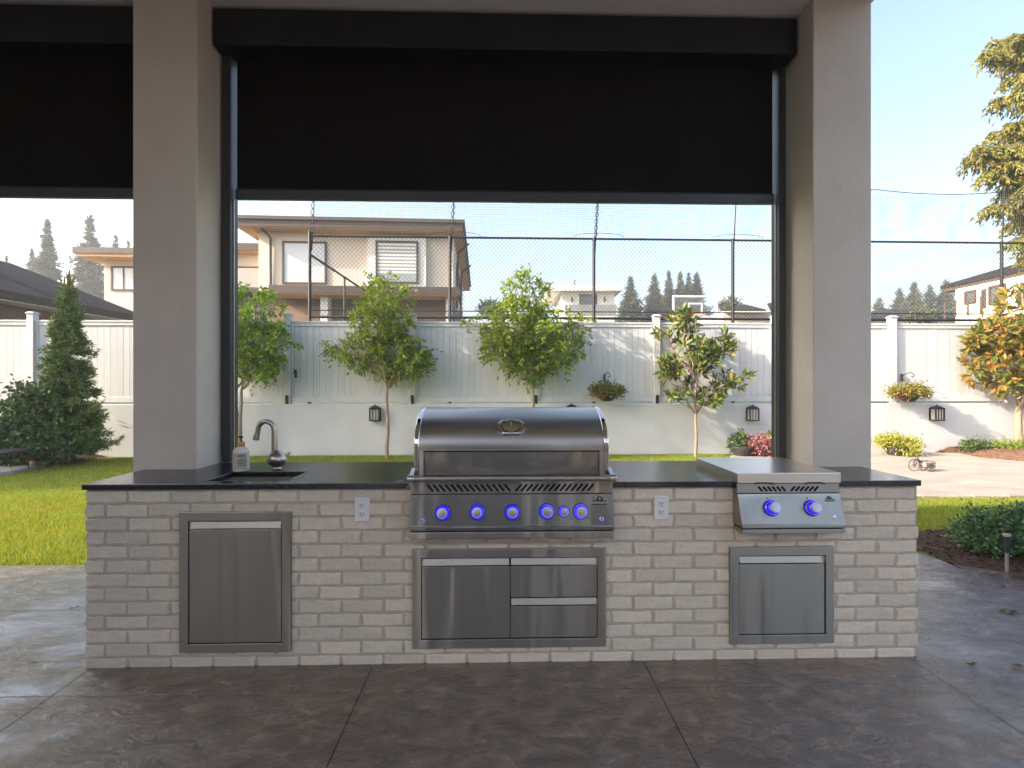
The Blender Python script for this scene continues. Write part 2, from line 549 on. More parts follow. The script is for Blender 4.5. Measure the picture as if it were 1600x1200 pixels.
# sunlit paved court by the garden wall, with a course of edging stones along its near side
court_poly = [G(1437, 777).xy, G(1700, 777).xy, (13, 6.0), (13, 9.72), (4.75, 9.68), (4.35, 9.3), (4.25, 8.6), (4.2, 6.05)]
pv = structure(MB().prism_z([(p[0], p[1]) for p in court_poly], -.1, .012).build('paved_court', 'pale_paving'))
rs = random.Random(5)
e0, e1 = Vector((4.0, 5.92)), Vector((8.6, 5.86))
nst = 22
est = MB().box(-.098, .098, -.045, .045, -.06, .035)
em = None
for i in range(nst):
    p = e0.lerp(e1, (i + .5) / nst)
    if em is None:
        o = est.build('edging_stone', surf('edging_stone', (.30, .25, .20), (.40, .33, .27), 8, .9, .4, 40, per_obj=.12), pv, bevel=.008)
        em = o.data
        proto = o
        o.location = (p.x, p.y - .05, rs.uniform(-.004, .006))
    else:
        o = proto.copy(); COL.objects.link(o)
        o.location = (p.x, p.y - .05, rs.uniform(-.006, .008))
        o.rotation_euler = (0, 0, rs.uniform(-.03, .03))

# ================================================================== PATIO COVER
# two stucco columns carry a beam and a flat soffit; its unseen rear is cut short for fill light, with columns added for reflections
CY0, CY1 = 2.85, 3.22
lc0, lc1 = W(207, 700, CY0).x, W(307.5, 700, CY0).x
rc0, rc1 = W(1270.5, 700, CY0).x, W(1362, 700, CY0).x
ROOF_Z = 3.62
def column(x0, x1, y0, y1, label):
    b = MB().box(x0, x1, y0, y1, -.05, ROOF_Z + .02)
    o = b.build('column', 'stucco', bevel=.008)
    return tag(o, label, 'column', 'stucco columns of the patio cover')
column(lc0, lc1, CY0, CY1, 'warm grey stucco column rising through the counter beside the sink')
column(rc0, rc1, CY0, CY1, 'grey stucco column rising through the counter behind the side burner')
column(-4.9, -4.52, CY0, CY1, 'stucco column carrying the far left end of the black screen')
column(-2.4, -2.0, -1.0, -.62, 'stucco column added unseen behind the viewer on the left for reflections')  # this rear pair is added, unseen, to be mirrored in the steel
column(1.7, 2.08, -1.0, -.62, 'stucco column added unseen behind the viewer on the right for reflections')
cov = empty('patio_cover', (-2.3, 1, ROOF_Z), 'flat roofed patio cover with pale soffit above the kitchen', 'patio cover')
MB().box(-7.2, rc1 + .02, -1.05, 3.30, ROOF_Z, ROOF_Z + .35).build('ceiling', 'ceiling', cov)
MB().box(-7.2, rc0 - .01, 3.145, 3.235, 3.40, ROOF_Z - .002).build('beam', 'stucco', cov)
hw = empty('house_wing', (-7.2, -3, 0), 'pale stucco house wing closing the left side of the patio, with an added rear wall', 'house')
MB().box(-7.5, -7.202, -9, 2.42, -.05, 4.3).build('wall', 'cream', hw)
for wa, wb in ((-7.6, -3.6), (-2.2, 1.0), (1.9, 4.6)):  # unseen rear wall, added in segments so its gaps reflect as bright streaks
    MB().box(wa, wb, -6.6, -6.3, -.05, 3.6).build('wall', 'brown_wall', hw)
for x in (-6.8, -5.2, -1.9, -.3, 2.3):  # added doors with dark panes, for dark and pale bands in the reflections
    w_ = MB().box(x, x + 1.05, -6.298, -6.24, .1, 2.5).build('unseen_glazed_door', 'white_house', hw)
    MB().box(x + .07, x + .98, -6.24, -6.235, .18, 2.32).build('pane', 'glass_dark', w_)
MB().box(-7.19, -7.15, -1.6, 1.4, .1, 2.5).build('window', 'glass_dark', hw)

# roller screens
SY = 3.12
def screen(x0, x1, zbar, label, tracks):
    t = empty('roller_screen', ((x0 + x1) / 2, SY, zbar), label, 'roller screen', 'black roller screens of the patio cover')
    MB().box(x0 + .02, x1 - .02, SY - .004, SY + .004, zbar + .06, 3.40).build('screen_fabric', 'fabric', t)
    MB().prism_x([(SY - .018, zbar), (SY + .018, zbar), (SY + .018, zbar + .07), (SY - .008, zbar + .07), (SY - .018, zbar + .055)], x0 + .015, x1 - .015).build('bottom_bar', 'track', t, bevel=.003)
    MB().prism_x([(2.985, 3.385), (3.140, 3.375), (3.140, 3.60), (2.985, 3.60)], x0 - (.055 if tracks else .0), x1 + (.06 if tracks else 0)).build('cassette', 'black', t, bevel=.004)
    if tracks:
        for a, b, sgn in ((x0 - .052, x0, 1), (x1, x1 + .045, -1)):
            tr = MB().box(a, b, SY - .045, SY + .045, .893, 3.39).build('side_track', 'track', t, bevel=.003)
            e = b if sgn > 0 else a
            MB().box(min(e, e + sgn * .006), max(e, e + sgn * .006), SY - .014, SY - .006, .893, zbar).build('guide_strip', 'handle', tr)
    return t
sl, sr = W(366, 500, SY).x, W(1211, 500, SY).x
screen(sl, sr, 2.515, 'black roller screen half lowered between the two grey columns', True)
screen(-4.45, lc0 + .01, 2.515, 'black roller screen left of the sink column cut off by the picture edge', False)

# ================================================================== KITCHEN ISLAND
IX0, IX1 = W(131, 900, YB).x, W(1437, 900, YB).x
CT0, CT1 = .862, .890
ISL_BACK = 3.07
sx0, sx1, sy0, sy1 = -1.46, -1.065, 2.50, 2.765
gx = W(800, 700, 2.40).x                       # grill centre
gh = (gx - .43, gx + .43, 2.46, 2.98)
bxc = W(1232, 740, 2.40).x                     # side burner centre
bh = (bxc - .2, bxc + .2, 2.46, 2.84)
isl = empty('kitchen_island', ((IX0 + IX1) / 2, 2.76, 0), 'long outdoor kitchen island of off white brick under a black stone top', 'kitchen island')
MB().grid_slab([IX0 + .012, sx0 - .05, sx1 + .05, gh[0] + .04, gh[1] - .04, bh[0], bh[1], IX1 - .012], [YB + .005, 2.475, 2.80, ISL_BACK - .02],
               [(sx0 - .05, sx1 + .05, 2.475, 2.80)], -.02, CT0 - .001).build('core', 'mortar', isl, weld=True)
xs = sorted([W(127, 760, 2.432).x, sx0, sx1, gh[0], gh[1], bh[0], bh[1], W(1440, 755, 2.432).x])
ct = MB().grid_slab(xs, [2.432, 2.46, 2.50, 2.765, 2.84, 2.98, 3.095], [(sx0, sx1, sy0, sy1), gh, bh], CT0, CT1).build('countertop', 'stone', isl, bevel=.003, weld=True)

# bricks, laid in running bond; each brick its own object
rb = random.Random(11)
def brick_mesh(L, seed, H=.0570, Dp=.03):
    r = random.Random(seed)
    c = .0035
    n = 5
    vs = []; fs = []
    # front outline with a slightly ragged edge, then the same ring pushed back to the mortar
    ring = []
    for i in range(n): ring.append((-L / 2 + L * i / (n - 1), -H / 2))
    ring.append((L / 2, 0))
    for i in range(n): ring.append((L / 2 - L * i / (n - 1), H / 2))
    ring.append((-L / 2, 0))
    k = len(ring)
    jit = [(r.uniform(-.004, .003), r.uniform(-.0032, .0026)) for _ in ring]
    for (x, z), (a, b) in zip(ring, jit):
        vs.append((x * (1 - 2 * c / L) + a, r.uniform(-.0012, .0012), z * (1 - 2 * c / H) + b))
    for (x, z), (a, b) in zip(ring, jit):
        vs.append((x + a, .0055, z + b))
    for (x, z), (a, b) in zip(ring, jit):
        vs.append((x + a, Dp, z + b))
    vs.append((r.uniform(-.02, .02), -.0015, r.uniform(-.008, .008)))
    for i in range(k):
        j = (i + 1) % k
        fs.append((3 * k, i, j)[::1])
        fs.append((i, i + k, j + k, j))
        fs.append((i + k, i + 2 * k, j + 2 * k, j + k))
    me = bpy.data.meshes.new('brick')
    me.from_pydata(vs, [], fs)
    bm = bmesh.new(); bm.from_mesh(me)
    bmesh.ops.recalc_face_normals(bm, faces=bm.faces)
    # the sheet is open at the back: make sure it faces the viewer
    bm.faces.ensure_lookup_table()
    if sum(f.normal.y for f in bm.faces if abs(f.normal.y) > .8) > 0:
        bmesh.ops.reverse_faces(bm, faces=bm.faces)
    bm.to_mesh(me); bm.free()
    me.materials.append(MT['brick'])
    return me
PITCH, ROWH, HEAD = .2055, .0677, .0975
full = [brick_mesh(PITCH - .0112, 100 + i) for i in range(7)]
half = [brick_mesh(HEAD - .0112, 200 + i) for i in range(4)]
covers = [(W(281, 0, YB).x, W(455, 0, YB).x, W(0, 1019, YB).z, W(0, 800, YB).z),
          (W(645, 0, YB).x, W(947, 0, YB).x, W(800, 1010, YB).z, W(800, 856, YB).z),
          (W(1140, 0, YB).x, W(1302, 0, YB).x, W(1220, 1005, YB).z, W(1220, 853, YB).z),
          (gx - .475, gx + .475, .645, .90), (bxc - .25, bxc + .25, .66, .90)]
def hidden(x0, x1, z0, z1):
    return any(a <= x0 and x1 <= b and c <= z0 and z1 <= d for a, b, c, d in covers)
nb = 0
for row in range(13):
    zc = CT0 - .004 - ROWH * (row + .5) + .001
    x = IX0
    first = True
    while x < IX1 - .03:
        if first and row % 2 == 1:
            w, pool = HEAD, half
        elif IX1 - x < PITCH * .98:
            w, pool = IX1 - x, None
        else:
            w, pool = PITCH, full
        first = False
        if not hidden(x, x + w, zc - .03, zc + .03):
            me = rb.choice(pool) if pool else brick_mesh(w - .0112, 300 + row)
            o = bpy.data.objects.new('brick', me)
            COL.objects.link(o)
            o.parent = isl
            o.matrix_parent_inverse = isl.matrix_basis.inverted()
            o.location = (x + w / 2 + rb.uniform(-.002, .002), YB + rb.uniform(-.0022, .0022), zc + rb.uniform(-.0015, .0015))
            o.rotation_euler = (0, rb.uniform(-.006, .006), 0)
            nb += 1
        x += w
# the island's two ends: the same bricks, seen only from the side
for ex, sg in ((IX0, -1), (IX1, 1)):
    mb = MB()
    for row in range(13):
        zc = CT0 - .003 - ROWH * (row + .5)
        y = YB + (.1 if row % 2 == 0 else .2)
        mb.box(min(ex, ex - sg * .012), max(ex, ex - sg * .012), YB + .031, y - .006, zc - .0285, zc + .0285)
        while y < ISL_BACK - .05:
            y2 = min(y + PITCH, ISL_BACK)
            mb.box(min(ex, ex - sg * .012), max(ex, ex - sg * .012), y + .005, y2 - .005, zc - .0285, zc + .0285)
            y = y2
    e = mb.build('end_bricks', 'brick', isl)
    e['kind'] = 'stuff'

# ------------------------------------------------------------------ built-in doors
def frame_mb(x0, x1, z0, z1, t, y0, y1):
    m = MB()
    m.grid_slab([x0, x0 + t, x1 - t, x1], [z0, z0 + t, z1 - t, z1], [(x0 + t, x1 - t, z0 + t, z1 - t)], y0, y1)
    m.v = [(a, c, b) for a, b, c in m.v]     # (x, z, y) -> (x, y, z)
    return m
def door_leaf(t, x0, x1, z0, z1, name='door_panel', notch=None):
    """flat leaf under a recessed pale finger pull"""
    d = MB().box(x0, x1, 2.4365, 2.455, z0, z1 - .040).build(name, 'steel', t, bevel=.0015)
    h = MB().prism_x([(2.4455, z1 - .004), (2.455, z1 - .004), (2.455, z1 - .034), (2.4375, z1 - .034)], x0 + .003, x1 - (.012 if notch else .003)).build('finger_pull', 'handle', d)
    return d
def access(x0, x1, y0, y1, label, t=.043, name='access_door'):
    a, b = W(x0, 0, 2.44), W(x1, 0, 2.44)
    zt, zb = W((x0 + x1) / 2, y0, 2.44).z, W((x0 + x1) / 2, y1, 2.44).z
    tt = empty(name, ((a.x + b.x) / 2, 2.44, zb), label, 'access door', 'stainless doors built into the island')
    frame_mb(a.x, b.x, zb, zt, t, 2.432, 2.452).build('frame', 'steel', tt, bevel=.002, weld=True)
    MB().box(a.x + t * .5, b.x - t * .5, 2.455, 2.47, zb + t * .5, zt - t * .5).build('backing', 'gap', tt)
    return tt, a.x + t + .004, b.x - t - .004, zb + t + .004, zt - t - .003
t, a, b, c, d = access(281, 455, 799.5, 1018.5, 'tall stainless pull-out door below the sink')
door_leaf(t, a, b, c, d)
t, a, b, c, d = access(644.5, 947, 857, 1011, 'wide stainless door and double drawer unit below the grill')
m_ = a + (b - a) * .502
door_leaf(t, a, m_ - .002, c, d)
zm = c + (d - c) * .5
door_leaf(t, m_ + .002, b, c, zm - .002, 'drawer_front')
door_leaf(t, m_ + .002, b, zm + .002, d, 'drawer_front')
t, a, b, c, d = access(1140, 1302, 854, 1004.5, 'square stainless door below the side burner')
door_leaf(t, a, b, c, d, notch=True)

# ------------------------------------------------------------------ outlets
def outlet(px, py, label):
    c = W(px, py, 2.446)
    t = empty('wall_outlet', c, label, 'outlet', 'white outlets on the brick front')
    MB().box(-.037, .037, -.004, .006, -.058, .058).build('cover_plate', 'plastic', t, bevel=.003, local=True)
    for dz in (.021, -.021):
        f = MB().lathe([(.0165, 0), (.0165, .0025), (.0155, .003)], 16, Matrix.Translation((0, -.004, dz)) @ Matrix.Rotation(R(90), 4, 'X')).build('socket', 'plastic', t, local=True, smooth=40)
        for dx in (-.0065, .0065):
            MB().box(dx - .0015, dx + .0015, -.0078, -.0071, dz - .001, dz + .008).build('slot', 'gap', f, local=True)
        MB().lathe([(.0025, 0), (.0025, .0007)], 8, Matrix.Translation((0, -.0071, dz - .008)) @ Matrix.Rotation(R(90), 4, 'X')).build('slot', 'gap', f, local=True)
outlet(566, 796, 'white duplex outlet between the sink door and the grill')
outlet(1033, 793, 'white duplex outlet between the grill and the side burner')

# ------------------------------------------------------------------ sink, faucet, soap
sk = MB()
o_ = .006
X0, X1, Y0, Y1 = sx0 + .001, sx1 - .001, sy0 + .001, sy1 - .001
B = .70
sk.add([(X0, Y0, CT0 - .001), (X1, Y0, CT0 - .001), (X1, Y1, CT0 - .001), (X0, Y1, CT0 - .001), (X0 + .01, Y0 + .01, B), (X1 - .01, Y0 + .01, B), (X1 - .01, Y1 - .01, B), (X0 + .01, Y1 - .01, B)],
       [(0, 1, 5, 4), (1, 2, 6, 5), (2, 3, 7, 6), (3, 0, 4, 7), (4, 5, 6, 7)])
sink = sk.build('sink_basin', 'satin')
sm = sink.modifiers.new('solid', 'SOLIDIFY'); sm.thickness = .002; sm.offset = 0
tag(sink, 'stainless undermount sink basin set in the black counter', 'sink')
MB().lathe([(.035, B), (.035, B + .003), (.02, B + .001)], 20, Matrix.Translation(((X0 + X1) / 2, (Y0 + Y1) / 2, .001))).build('drain', 'chrome', sink, smooth=40)

fb = G(433, 733, CT1)
fc = empty('faucet', fb, 'satin nickel gooseneck faucet with round body behind the sink', 'faucet')
MB().lathe([(.023, 0), (.026, .004), (.022, .012), (.030, .018), (.046, .030), (.054, .052), (.050, .074), (.036, .092), (.020, .104), (.016, .108)], 28).build('body', 'satin', fc, local=True, smooth=60)
pts = [(-.012, 0, .07), (-.014, 0, .16), (-.016, 0, .215)]
cx, cz, rr = -.062, .222, .046
for i in range(1, 12):
    a = R(0 + 14.5 * i)
    pts.append((cx + rr * math.cos(a), 0, cz + rr * 1.05 * math.sin(a)))
pts += [(-.110, 0, .205), (-.114, 0, .190)]
MB().tube(pts, [.019, .0165, .0155] + [.0150] * 11 + [.0150, .0150], 16).build('spout', 'satin', fc, local=True, smooth=60)
MB().tube([(-.1125, 0, .196), (-.116, 0, .183), (-.119, 0, .165)], [.0165, .0175, .0165], 16).build('aerator', 'satin', fc, local=True, smooth=60)
MB().tube([(.03, .01, .065), (.055, .02, .085), (.062, .024, .095)], [.01, .008, .006], 10).build('lever', 'satin', fc, local=True, smooth=60)

sb = G(377, 735.5, CT1)
so = empty('soap_bottle', sb, 'white pump soap bottle with orange collar beside the faucet', 'bottle')
cr = surf('bottle_plastic', (.66, .64, .60), (.72, .70, .66), 6, .35)
MB().lathe([(.038, 0), (.0415, .004), (.042, .010), (.042, .104), (.040, .114), (.030, .126), (.016, .134), (.014, .138)], 28).build('body', cr, so, local=True, smooth=50)
lm = surf('paper_label', (.50, .43, .34), (.56, .49, .40), 5, .7)
lab = MB()
def arc_patch(mb, a0, a1, z0, z1, r, n=10):
    vs = []; fs = []
    for i in range(n + 1):
        a = R(a0 + (a1 - a0) * i / n)
        vs += [(r * math.sin(a), -r * math.cos(a), z0), (r * math.sin(a), -r * math.cos(a), z1)]
    for i in range(n): fs.append((2 * i, 2 * i + 2, 2 * i + 3, 2 * i + 1))
    mb.add(vs, fs)
arc_patch(lab, -62, 66, .012, .103, .0424, 16)
lo = lab.build('paper_label', lm, so, local=True, smooth=60)
ink = surf('label_ink', (.03, .028, .025), (.05, .045, .04), 5, .7)
inkm = MB()
rk = random.Random(3)
for z, h in ((.090, .004), (.083, .005), (.069, .003), (.057, .006), (.045, .006), (.033, .006)):
    a = 2
    while a < 56:
        w = rk.uniform(3, 7)
        arc_patch(inkm, a, a + w, z, z + h, .0427, 2)
        a += w + 2.2
inkm.build('print_lines', ink, lo, local=True)
col_o = surf('orange_collar', (.50, .24, .06), (.58, .30, .09), 5, .45)
MB().lathe([(.017, .136), (.0185, .138), (.0185, .158), (.016, .162)], 20).build('collar', col_o, so, local=True, smooth=40)
pm = MB().tube([(0, 0, .16), (0, 0, .188)], .005, 10)
pm.box(-.014, .009, -.006, .006, .184, .193)
pm.tube([(-.012, 0, .1895), (-.020, 0, .187)], .004, 8)
pm.build('pump', 'black', so, local=True, smooth=40)

# ================================================================== GRILL AND SIDE BURNER
def knob_matrix(x, y, z, tilt):
    # local z axis leaves the panel: forward (-y) and up by the panel's tilt
    return Matrix.Translation((x, y, z)) @ Matrix.Rotation(R(90) - tilt, 4, 'X')

def control_knob(t, x, y, z, tilt, r):
    M = knob_matrix(x, y, z, tilt)
    s = r / .039
    k = MB().lathe([(.0405 * s, 0), (.0405 * s, .004 * s), (.037 * s, .006 * s)], 28, M).build('knob', 'black', t, smooth=40)
    MB().lathe([(.0375 * s, .006 * s), (.0375 * s, .009 * s), (.0365 * s, .0095 * s)], 28, M).build('light_ring', 'led', k, smooth=40)
    MB().lathe([(.0362 * s, .0090 * s), (.0362 * s, .015 * s), (.0335 * s, .019 * s)], 28, M).build('lower_ring', 'chrome', k, smooth=30)
    MB().lathe([(.0325 * s, .018 * s), (.0325 * s, .021 * s)], 28, M).build('light_ring', 'led', k, smooth=30)
    MB().lathe([(.0275 * s, .022 * s), (.0265 * s, .042 * s), (.0255 * s, .0445 * s)], 28, M).build('grip', 'chrome', k, smooth=30)
    MB().lathe([(.0262 * s, .0430 * s), (.0262 * s, .0455 * s), (.0235 * s, .0460 * s)], 28, M).build('light_ring', 'led_soft', k, smooth=30)
    MB().lathe([(.0232 * s, .0455 * s), (.0225 * s, .0480 * s), (.012 * s, .0492 * s)], 24, M).build('cap', 'satin', k, smooth=30)
    return k

def led_button(t, x, y, z, tilt):
    M = knob_matrix(x, y, z, tilt)
    b = MB().lathe([(.0105, 0), (.0105, .003), (.009, .004)], 18, M).build('button', 'chrome', t, smooth=30)
    r_ = MB()
    r_.lathe([(.0085, .0035), (.0085, .0052), (.0058, .0052), (.0058, .0035)], 18, M, cap=False)
    r_.build('light_ring', 'led_soft', b, smooth=30)

def slot_row(t, x0, x1, z0, z1, y, n, lean, parent):
    """slanted vent slots, capsule shaped, set in a face at y"""
    w = .0052
    proto = None
    for i in range(n):
        x = x0 + (x1 - x0) * (i + .5) / n
        if proto is None:
            mb = MB()
            h = (z1 - z0)
            ang = math.atan2(lean, h)
            pts = []
            L2 = math.hypot(lean, h) / 2 - w
            for k in range(7):
                a = math.pi * k / 6
                pts.append((w * math.cos(a), L2 + w * math.sin(a)))
            for k in range(7):
                a = math.pi + math.pi * k / 6
                pts.append((w * math.cos(a), -L2 + w * math.sin(a)))
            ca, sa = math.cos(-ang), math.sin(-ang)
            pts = [(a * ca - b * sa, a * sa + b * ca) for a, b in pts]
            k = len(pts)
            vs = [(a, -.0008, b) for a, b in pts] + [(a, .004, b) for a, b in pts]
            fs = [tuple(range(k))] + [(i_, k + i_, k + (i_ + 1) % k, (i_ + 1) % k) for i_ in range(k)]
            mb.add(vs, fs)
            o = mb.build('vent_slot', 'gap', parent)
            proto = o
        else:
            o = proto.copy(); COL.objects.link(o)
        o.location = (x, y, (z0 + z1) / 2)

def control_head(t, xc, w, zt, zs, zp, zl, ztray, ytop, ybot, flare=.0, pmat='steel'):
    """vent strip, slanted control panel, rolled lip and drip tray"""
    vs = MB().box(xc - w / 2 + flare, xc + w / 2 - flare, ytop, 2.60, zs, zt).build('vent_strip', 'steel', t, bevel=.002)
    a = MB()
    k = [(ytop - .003, zs - .002), (ybot, zp), (ybot - .004, zp - .002), (ybot - .004, zl), (2.448, zl), (2.448, zs - .002)]
    a.prism_x(k, xc - w / 2, xc + w / 2)
    if flare:
        a.v = [(xc + (x - xc) * (1 - 2 * flare / w * ((z - zl) / (zs - zl))), y, z) for x, y, z in a.v]
    pn = a.build('control_panel', pmat, t, bevel=.004, smooth=35)
    tr = MB().box(xc - w / 2 + .002, xc + w / 2 - .002, ybot + .002, 2.447, ztray, zl - .007).build('drip_tray', 'steel', t, bevel=.003)
    MB().box(xc - w / 2 + .006, xc + w / 2 - .006, ybot + .012, 2.447, zl - .0068, zl - .0002).build('tray_gap', 'gap', t)
    MB().box(xc - w / 2 + .045, xc + w / 2 - .025, ybot + .03, 2.447, ztray - .006, ztray - .0002).build('tray_lip', 'black', t)
    return vs, pn

def badge(t, x, y, z, tilt, w, body):
    """black shield with a peaked top, pale outline and lettering"""
    M = Matrix.Translation((x, y, z)) @ Matrix.Rotation(R(90) - tilt, 4, 'X')
    h = w * .17
    out = [(-w / 2, -h), (w / 2, -h), (w / 2, h * .7), (w * .27, h * .7), (w * .13, h * 2.3), (-w * .13, h * 2.3), (-w * .27, h * .7), (-w / 2, h * .7)]
    def pl(sc, z0, z1):
        m = MB().prism_z([(a * sc, b * sc) for a, b in out], z0, z1)
        m.v = [tuple(M @ Vector(q)) for q in m.v]
        return m
    b0 = pl(1.06, 0, .0012).build('badge', 'handle', t)
    pl(1.0, .001, .002).build('badge_face', 'black', b0)
    if body:
        me = text_mesh(body, w * .205, .0003, .98)
        me.transform(M @ Matrix.Translation((0, -h * .12, .0024)))
        finish('lettering', me, 'plastic', b0)
    # small emblem in the peak: a rider-like flick of three strokes
    em_ = MB()
    for a, b, c, d in ((-.05, .9, .0, 1.9), (.0, 1.9, .06, 1.1), (-.02, 1.2, .05, 1.35)):
        p0, p1 = M @ Vector((a * w, b * h, .0024)), M @ Vector((c * w, d * h, .0024))
        em_.tube([p0, p1], w * .012, 5)
    em_.build('emblem', 'plastic', b0)
    return b0

# ---- grill
gr = empty('gas_grill', (gx, 2.7, CT1), 'large stainless built-in gas grill with closed curved lid and six blue lit knobs', 'grill')
GW = .977
z_vt, z_vs = .907, .842
z_pt, z_pb, z_l = .838, .692, .672
PY0, PY1 = 2.400, 2.371
vstrip, panel = control_head(gr, gx, GW, z_vt, z_vs, z_pb, z_l, .632, PY0, PY1, pmat='panel_steel')
tilt = math.atan2(PY0 - .003 - PY1, z_vs - .002 - z_pb)
slot_row(gr, gx - .408, gx - .008, .853, .888, PY0 - .0006, 14, -.030, vstrip)
slot_row(gr, gx + .018, gx + .395, .853, .888, PY0 - .0006, 14, .030, vstrip)
def on_panel(px, py):
    # where the ray through the photo pixel meets the slanted panel
    best = None
    for i in range(200):
        f = i / 199
        y = PY0 - .003 + (PY1 - PY0 + .003) * f
        z = z_vs - .002 + (z_pb - z_vs + .002) * f
        p = W(px, py, y)
        e = abs(p.z - z)
        if best is None or e < best[0]: best = (e, p.x, y, z)
    return best[1:]
for px, py, r in ((692, 801, .037), (746, 800, .037), (800.5, 800, .037), (854, 799, .037), (881, 799, .0275), (907, 799, .037)):
    x, y, z = on_panel(px, py)
    control_knob(gr, x, y, z, tilt, r)
    MB().lathe([(.0028, 0), (.0028, .0008)], 8, knob_matrix(x + .004, y + .011, z + .0495 * r / .037, tilt)).build('dial_mark', 'gap', panel)
    MB().lathe([(.0028, 0), (.0028, .0008)], 8, knob_matrix(x + .036, y - .008, z - .032, tilt)).build('dial_mark', 'gap', panel)
for px, py in ((660, 813.5), (940, 811)):
    led_button(gr, *on_panel(px, py), tilt)
x, y, z = on_panel(937, 785)
badge(gr, x, y - .0003, z, tilt, .074, 'NAPOLEON')

# hood: curved shell with polished end caps
def hood_prof(grow=0.0, n=26):
    pr = []
    for i in range(n + 1):
        a = R(-6 + 188 * i / n)
        pr.append((YB + .27 - (.30 + grow) * math.cos(a), 1.060 + (.185 + grow) * math.sin(a)))
    return pr
HW = .945
top = hood_prof()
sh = MB().prism_x(top + [(YB + .57, .93), (YB + .02, .93), (YB + .0, 1.03)], gx - HW / 2 + .022, gx + HW / 2 - .022)
hood = sh.build('hood', 'steel_dark', gr, smooth=25)
for s in (-1, 1):
    x0 = gx + s * (HW / 2 - .022); x1 = gx + s * (HW / 2 + .004)
    MB().prism_x(hood_prof(.004) + [(YB + .575, .915), (YB - .035, .915)], min(x0, x1), max(x0, x1)).build('end_cap', 'chrome', hood, bevel=.005, smooth=35)
# lower hood band, leaning back behind the handle, with gussets at its ends
MB().prism_x([(YB - .030, 1.050), (YB - .028, 1.044), (YB - .004, .925), (YB + .02, .925), (YB + .02, 1.050)], gx - HW / 2 + .045, gx + HW / 2 - .045).build('hood_band', 'steel', hood)
for s in (-1, 1):
    x0 = gx + s * (HW / 2 - .0445); x1 = gx + s * (HW / 2 - .023)
    MB().prism_x([(YB - .034, 1.050), (YB - .040, .925), (YB + .02, .925), (YB + .02, 1.050)], min(x0, x1), max(x0, x1)).build('gusset', 'steel', hood)
MB().box(gx - HW / 2 + .024, gx + HW / 2 - .024, YB - .0335, YB - .02, 1.0415, 1.0465).build('hood_seam', 'gap', hood)
MB().box(gx - HW / 2 + .023, gx + HW / 2 - .023, YB - .037, YB - .02, 1.047, 1.0525).build('hood_lip', 'steel', hood, bevel=.0015)
hz, hy = .928, YB - .115
hd = MB().tube([(gx - HW / 2 + .01, hy, hz), (gx + HW / 2 - .01, hy, hz)], .0135, 20).build('handle_bar', 'steel', hood, smooth=40)
for s in (-1, 1):
    xx = gx + s * (HW / 2 + .002)
    MB().tube([(xx - .016, hy, hz), (xx + .016, hy, hz)], .019, 18).build('handle_end', 'satin', hd, smooth=40, bevel=.003)
    MB().prism_x([(hy - .006, hz - .014), (YB - .03, .925), (YB - .03, .965), (hy + .004, hz + .014)], xx - .010, xx + .010).build('handle_bracket', 'satin', hd)
# firebox seen below the hood
MB().box(gx - HW / 2 + .002, gx + HW / 2 - .002, PY0 + .008, YB + .56, .8915, .914).build('firebox_rim', 'steel', gr)
# thermometer
a = R(30)
gy, gz = YB + .27 - .30 * math.cos(a), 1.060 + .185 * math.sin(a)
nv = Vector((0, -math.cos(a) / .30, math.sin(a) / .185)).normalized()
MG = Matrix.Translation((gx - .003, gy, gz)) @ Vector((0, 0, 1)).rotation_difference(nv).to_matrix().to_4x4()
def octo(w, h, c): return [(-w, -h + c), (-w + c, -h), (w - c, -h), (w, -h + c), (w, h - c), (w - c, h), (-w + c, h), (-w, h - c)]
def tm(m):
    m.v = [tuple(MG @ Vector(q)) for q in m.v]; return m
th = tm(MB().prism_z(octo(.066, .044, .022), -.004, .016)).build('thermometer', 'chrome', hood, bevel=.006)
MB().lathe([(.042, .016), (.043, .021), (.037, .023)], 28, MG @ Matrix.Diagonal((1, .86, 1, 1))).build('bezel', 'chrome', th, smooth=40)
MB().lathe([(.036, .020), (.036, .0225)], 28, MG @ Matrix.Diagonal((1, .86, 1, 1))).build('dial', surf('dial_face', (.10, .12, .16), (.16, .18, .23), 8, .08, spec=.8), th)
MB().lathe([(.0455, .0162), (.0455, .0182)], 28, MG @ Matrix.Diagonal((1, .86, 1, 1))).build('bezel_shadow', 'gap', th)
nd = MB().box(-.001, .001, -.004, .024, .0226, .0232)
tm(nd).build('needle', 'plastic', th)

# ---- side burner
BW = .508
sb_ = empty('side_burner', (bxc, 2.62, CT1), 'stainless drop-in side burner with flat lid and two blue lit knobs', 'side burner')
PY0, PY1 = 2.402, 2.350
z_vs, z_pb = .838, .698
vstrip, panel = control_head(sb_, bxc, BW, .884, z_vs, z_pb, .681, .653, PY0, PY1)
tilt = math.atan2(PY0 - .003 - PY1, z_vs - .002 - z_pb)
slot_row(sb_, bxc - .15, bxc - .012, .846, .870, PY0 - .0006, 6, -.022, vstrip)
slot_row(sb_, bxc + .012, bxc + .15, .846, .870, PY0 - .0006, 6, .022, vstrip)
for px in (1205, 1268):
    x, y, z = on_panel(px, 794)
    control_knob(sb_, x, y, z, tilt, .038)
    MB().lathe([(.0028, 0), (.0028, .0008)], 8, knob_matrix(x - .012, y + .014, z + .046, tilt)).build('dial_mark', 'gap', panel)
    MB().lathe([(.0028, 0), (.0028, .0008)], 8, knob_matrix(x + .036, y - .008, z - .030, tilt)).build('dial_mark', 'gap', panel)
led_button(sb_, *on_panel(1304, 807), tilt)
x, y, z = on_panel(1296, 781)
badge(sb_, x, y - .0003, z, tilt, .046, 'NAPOLEON')
LW = .514
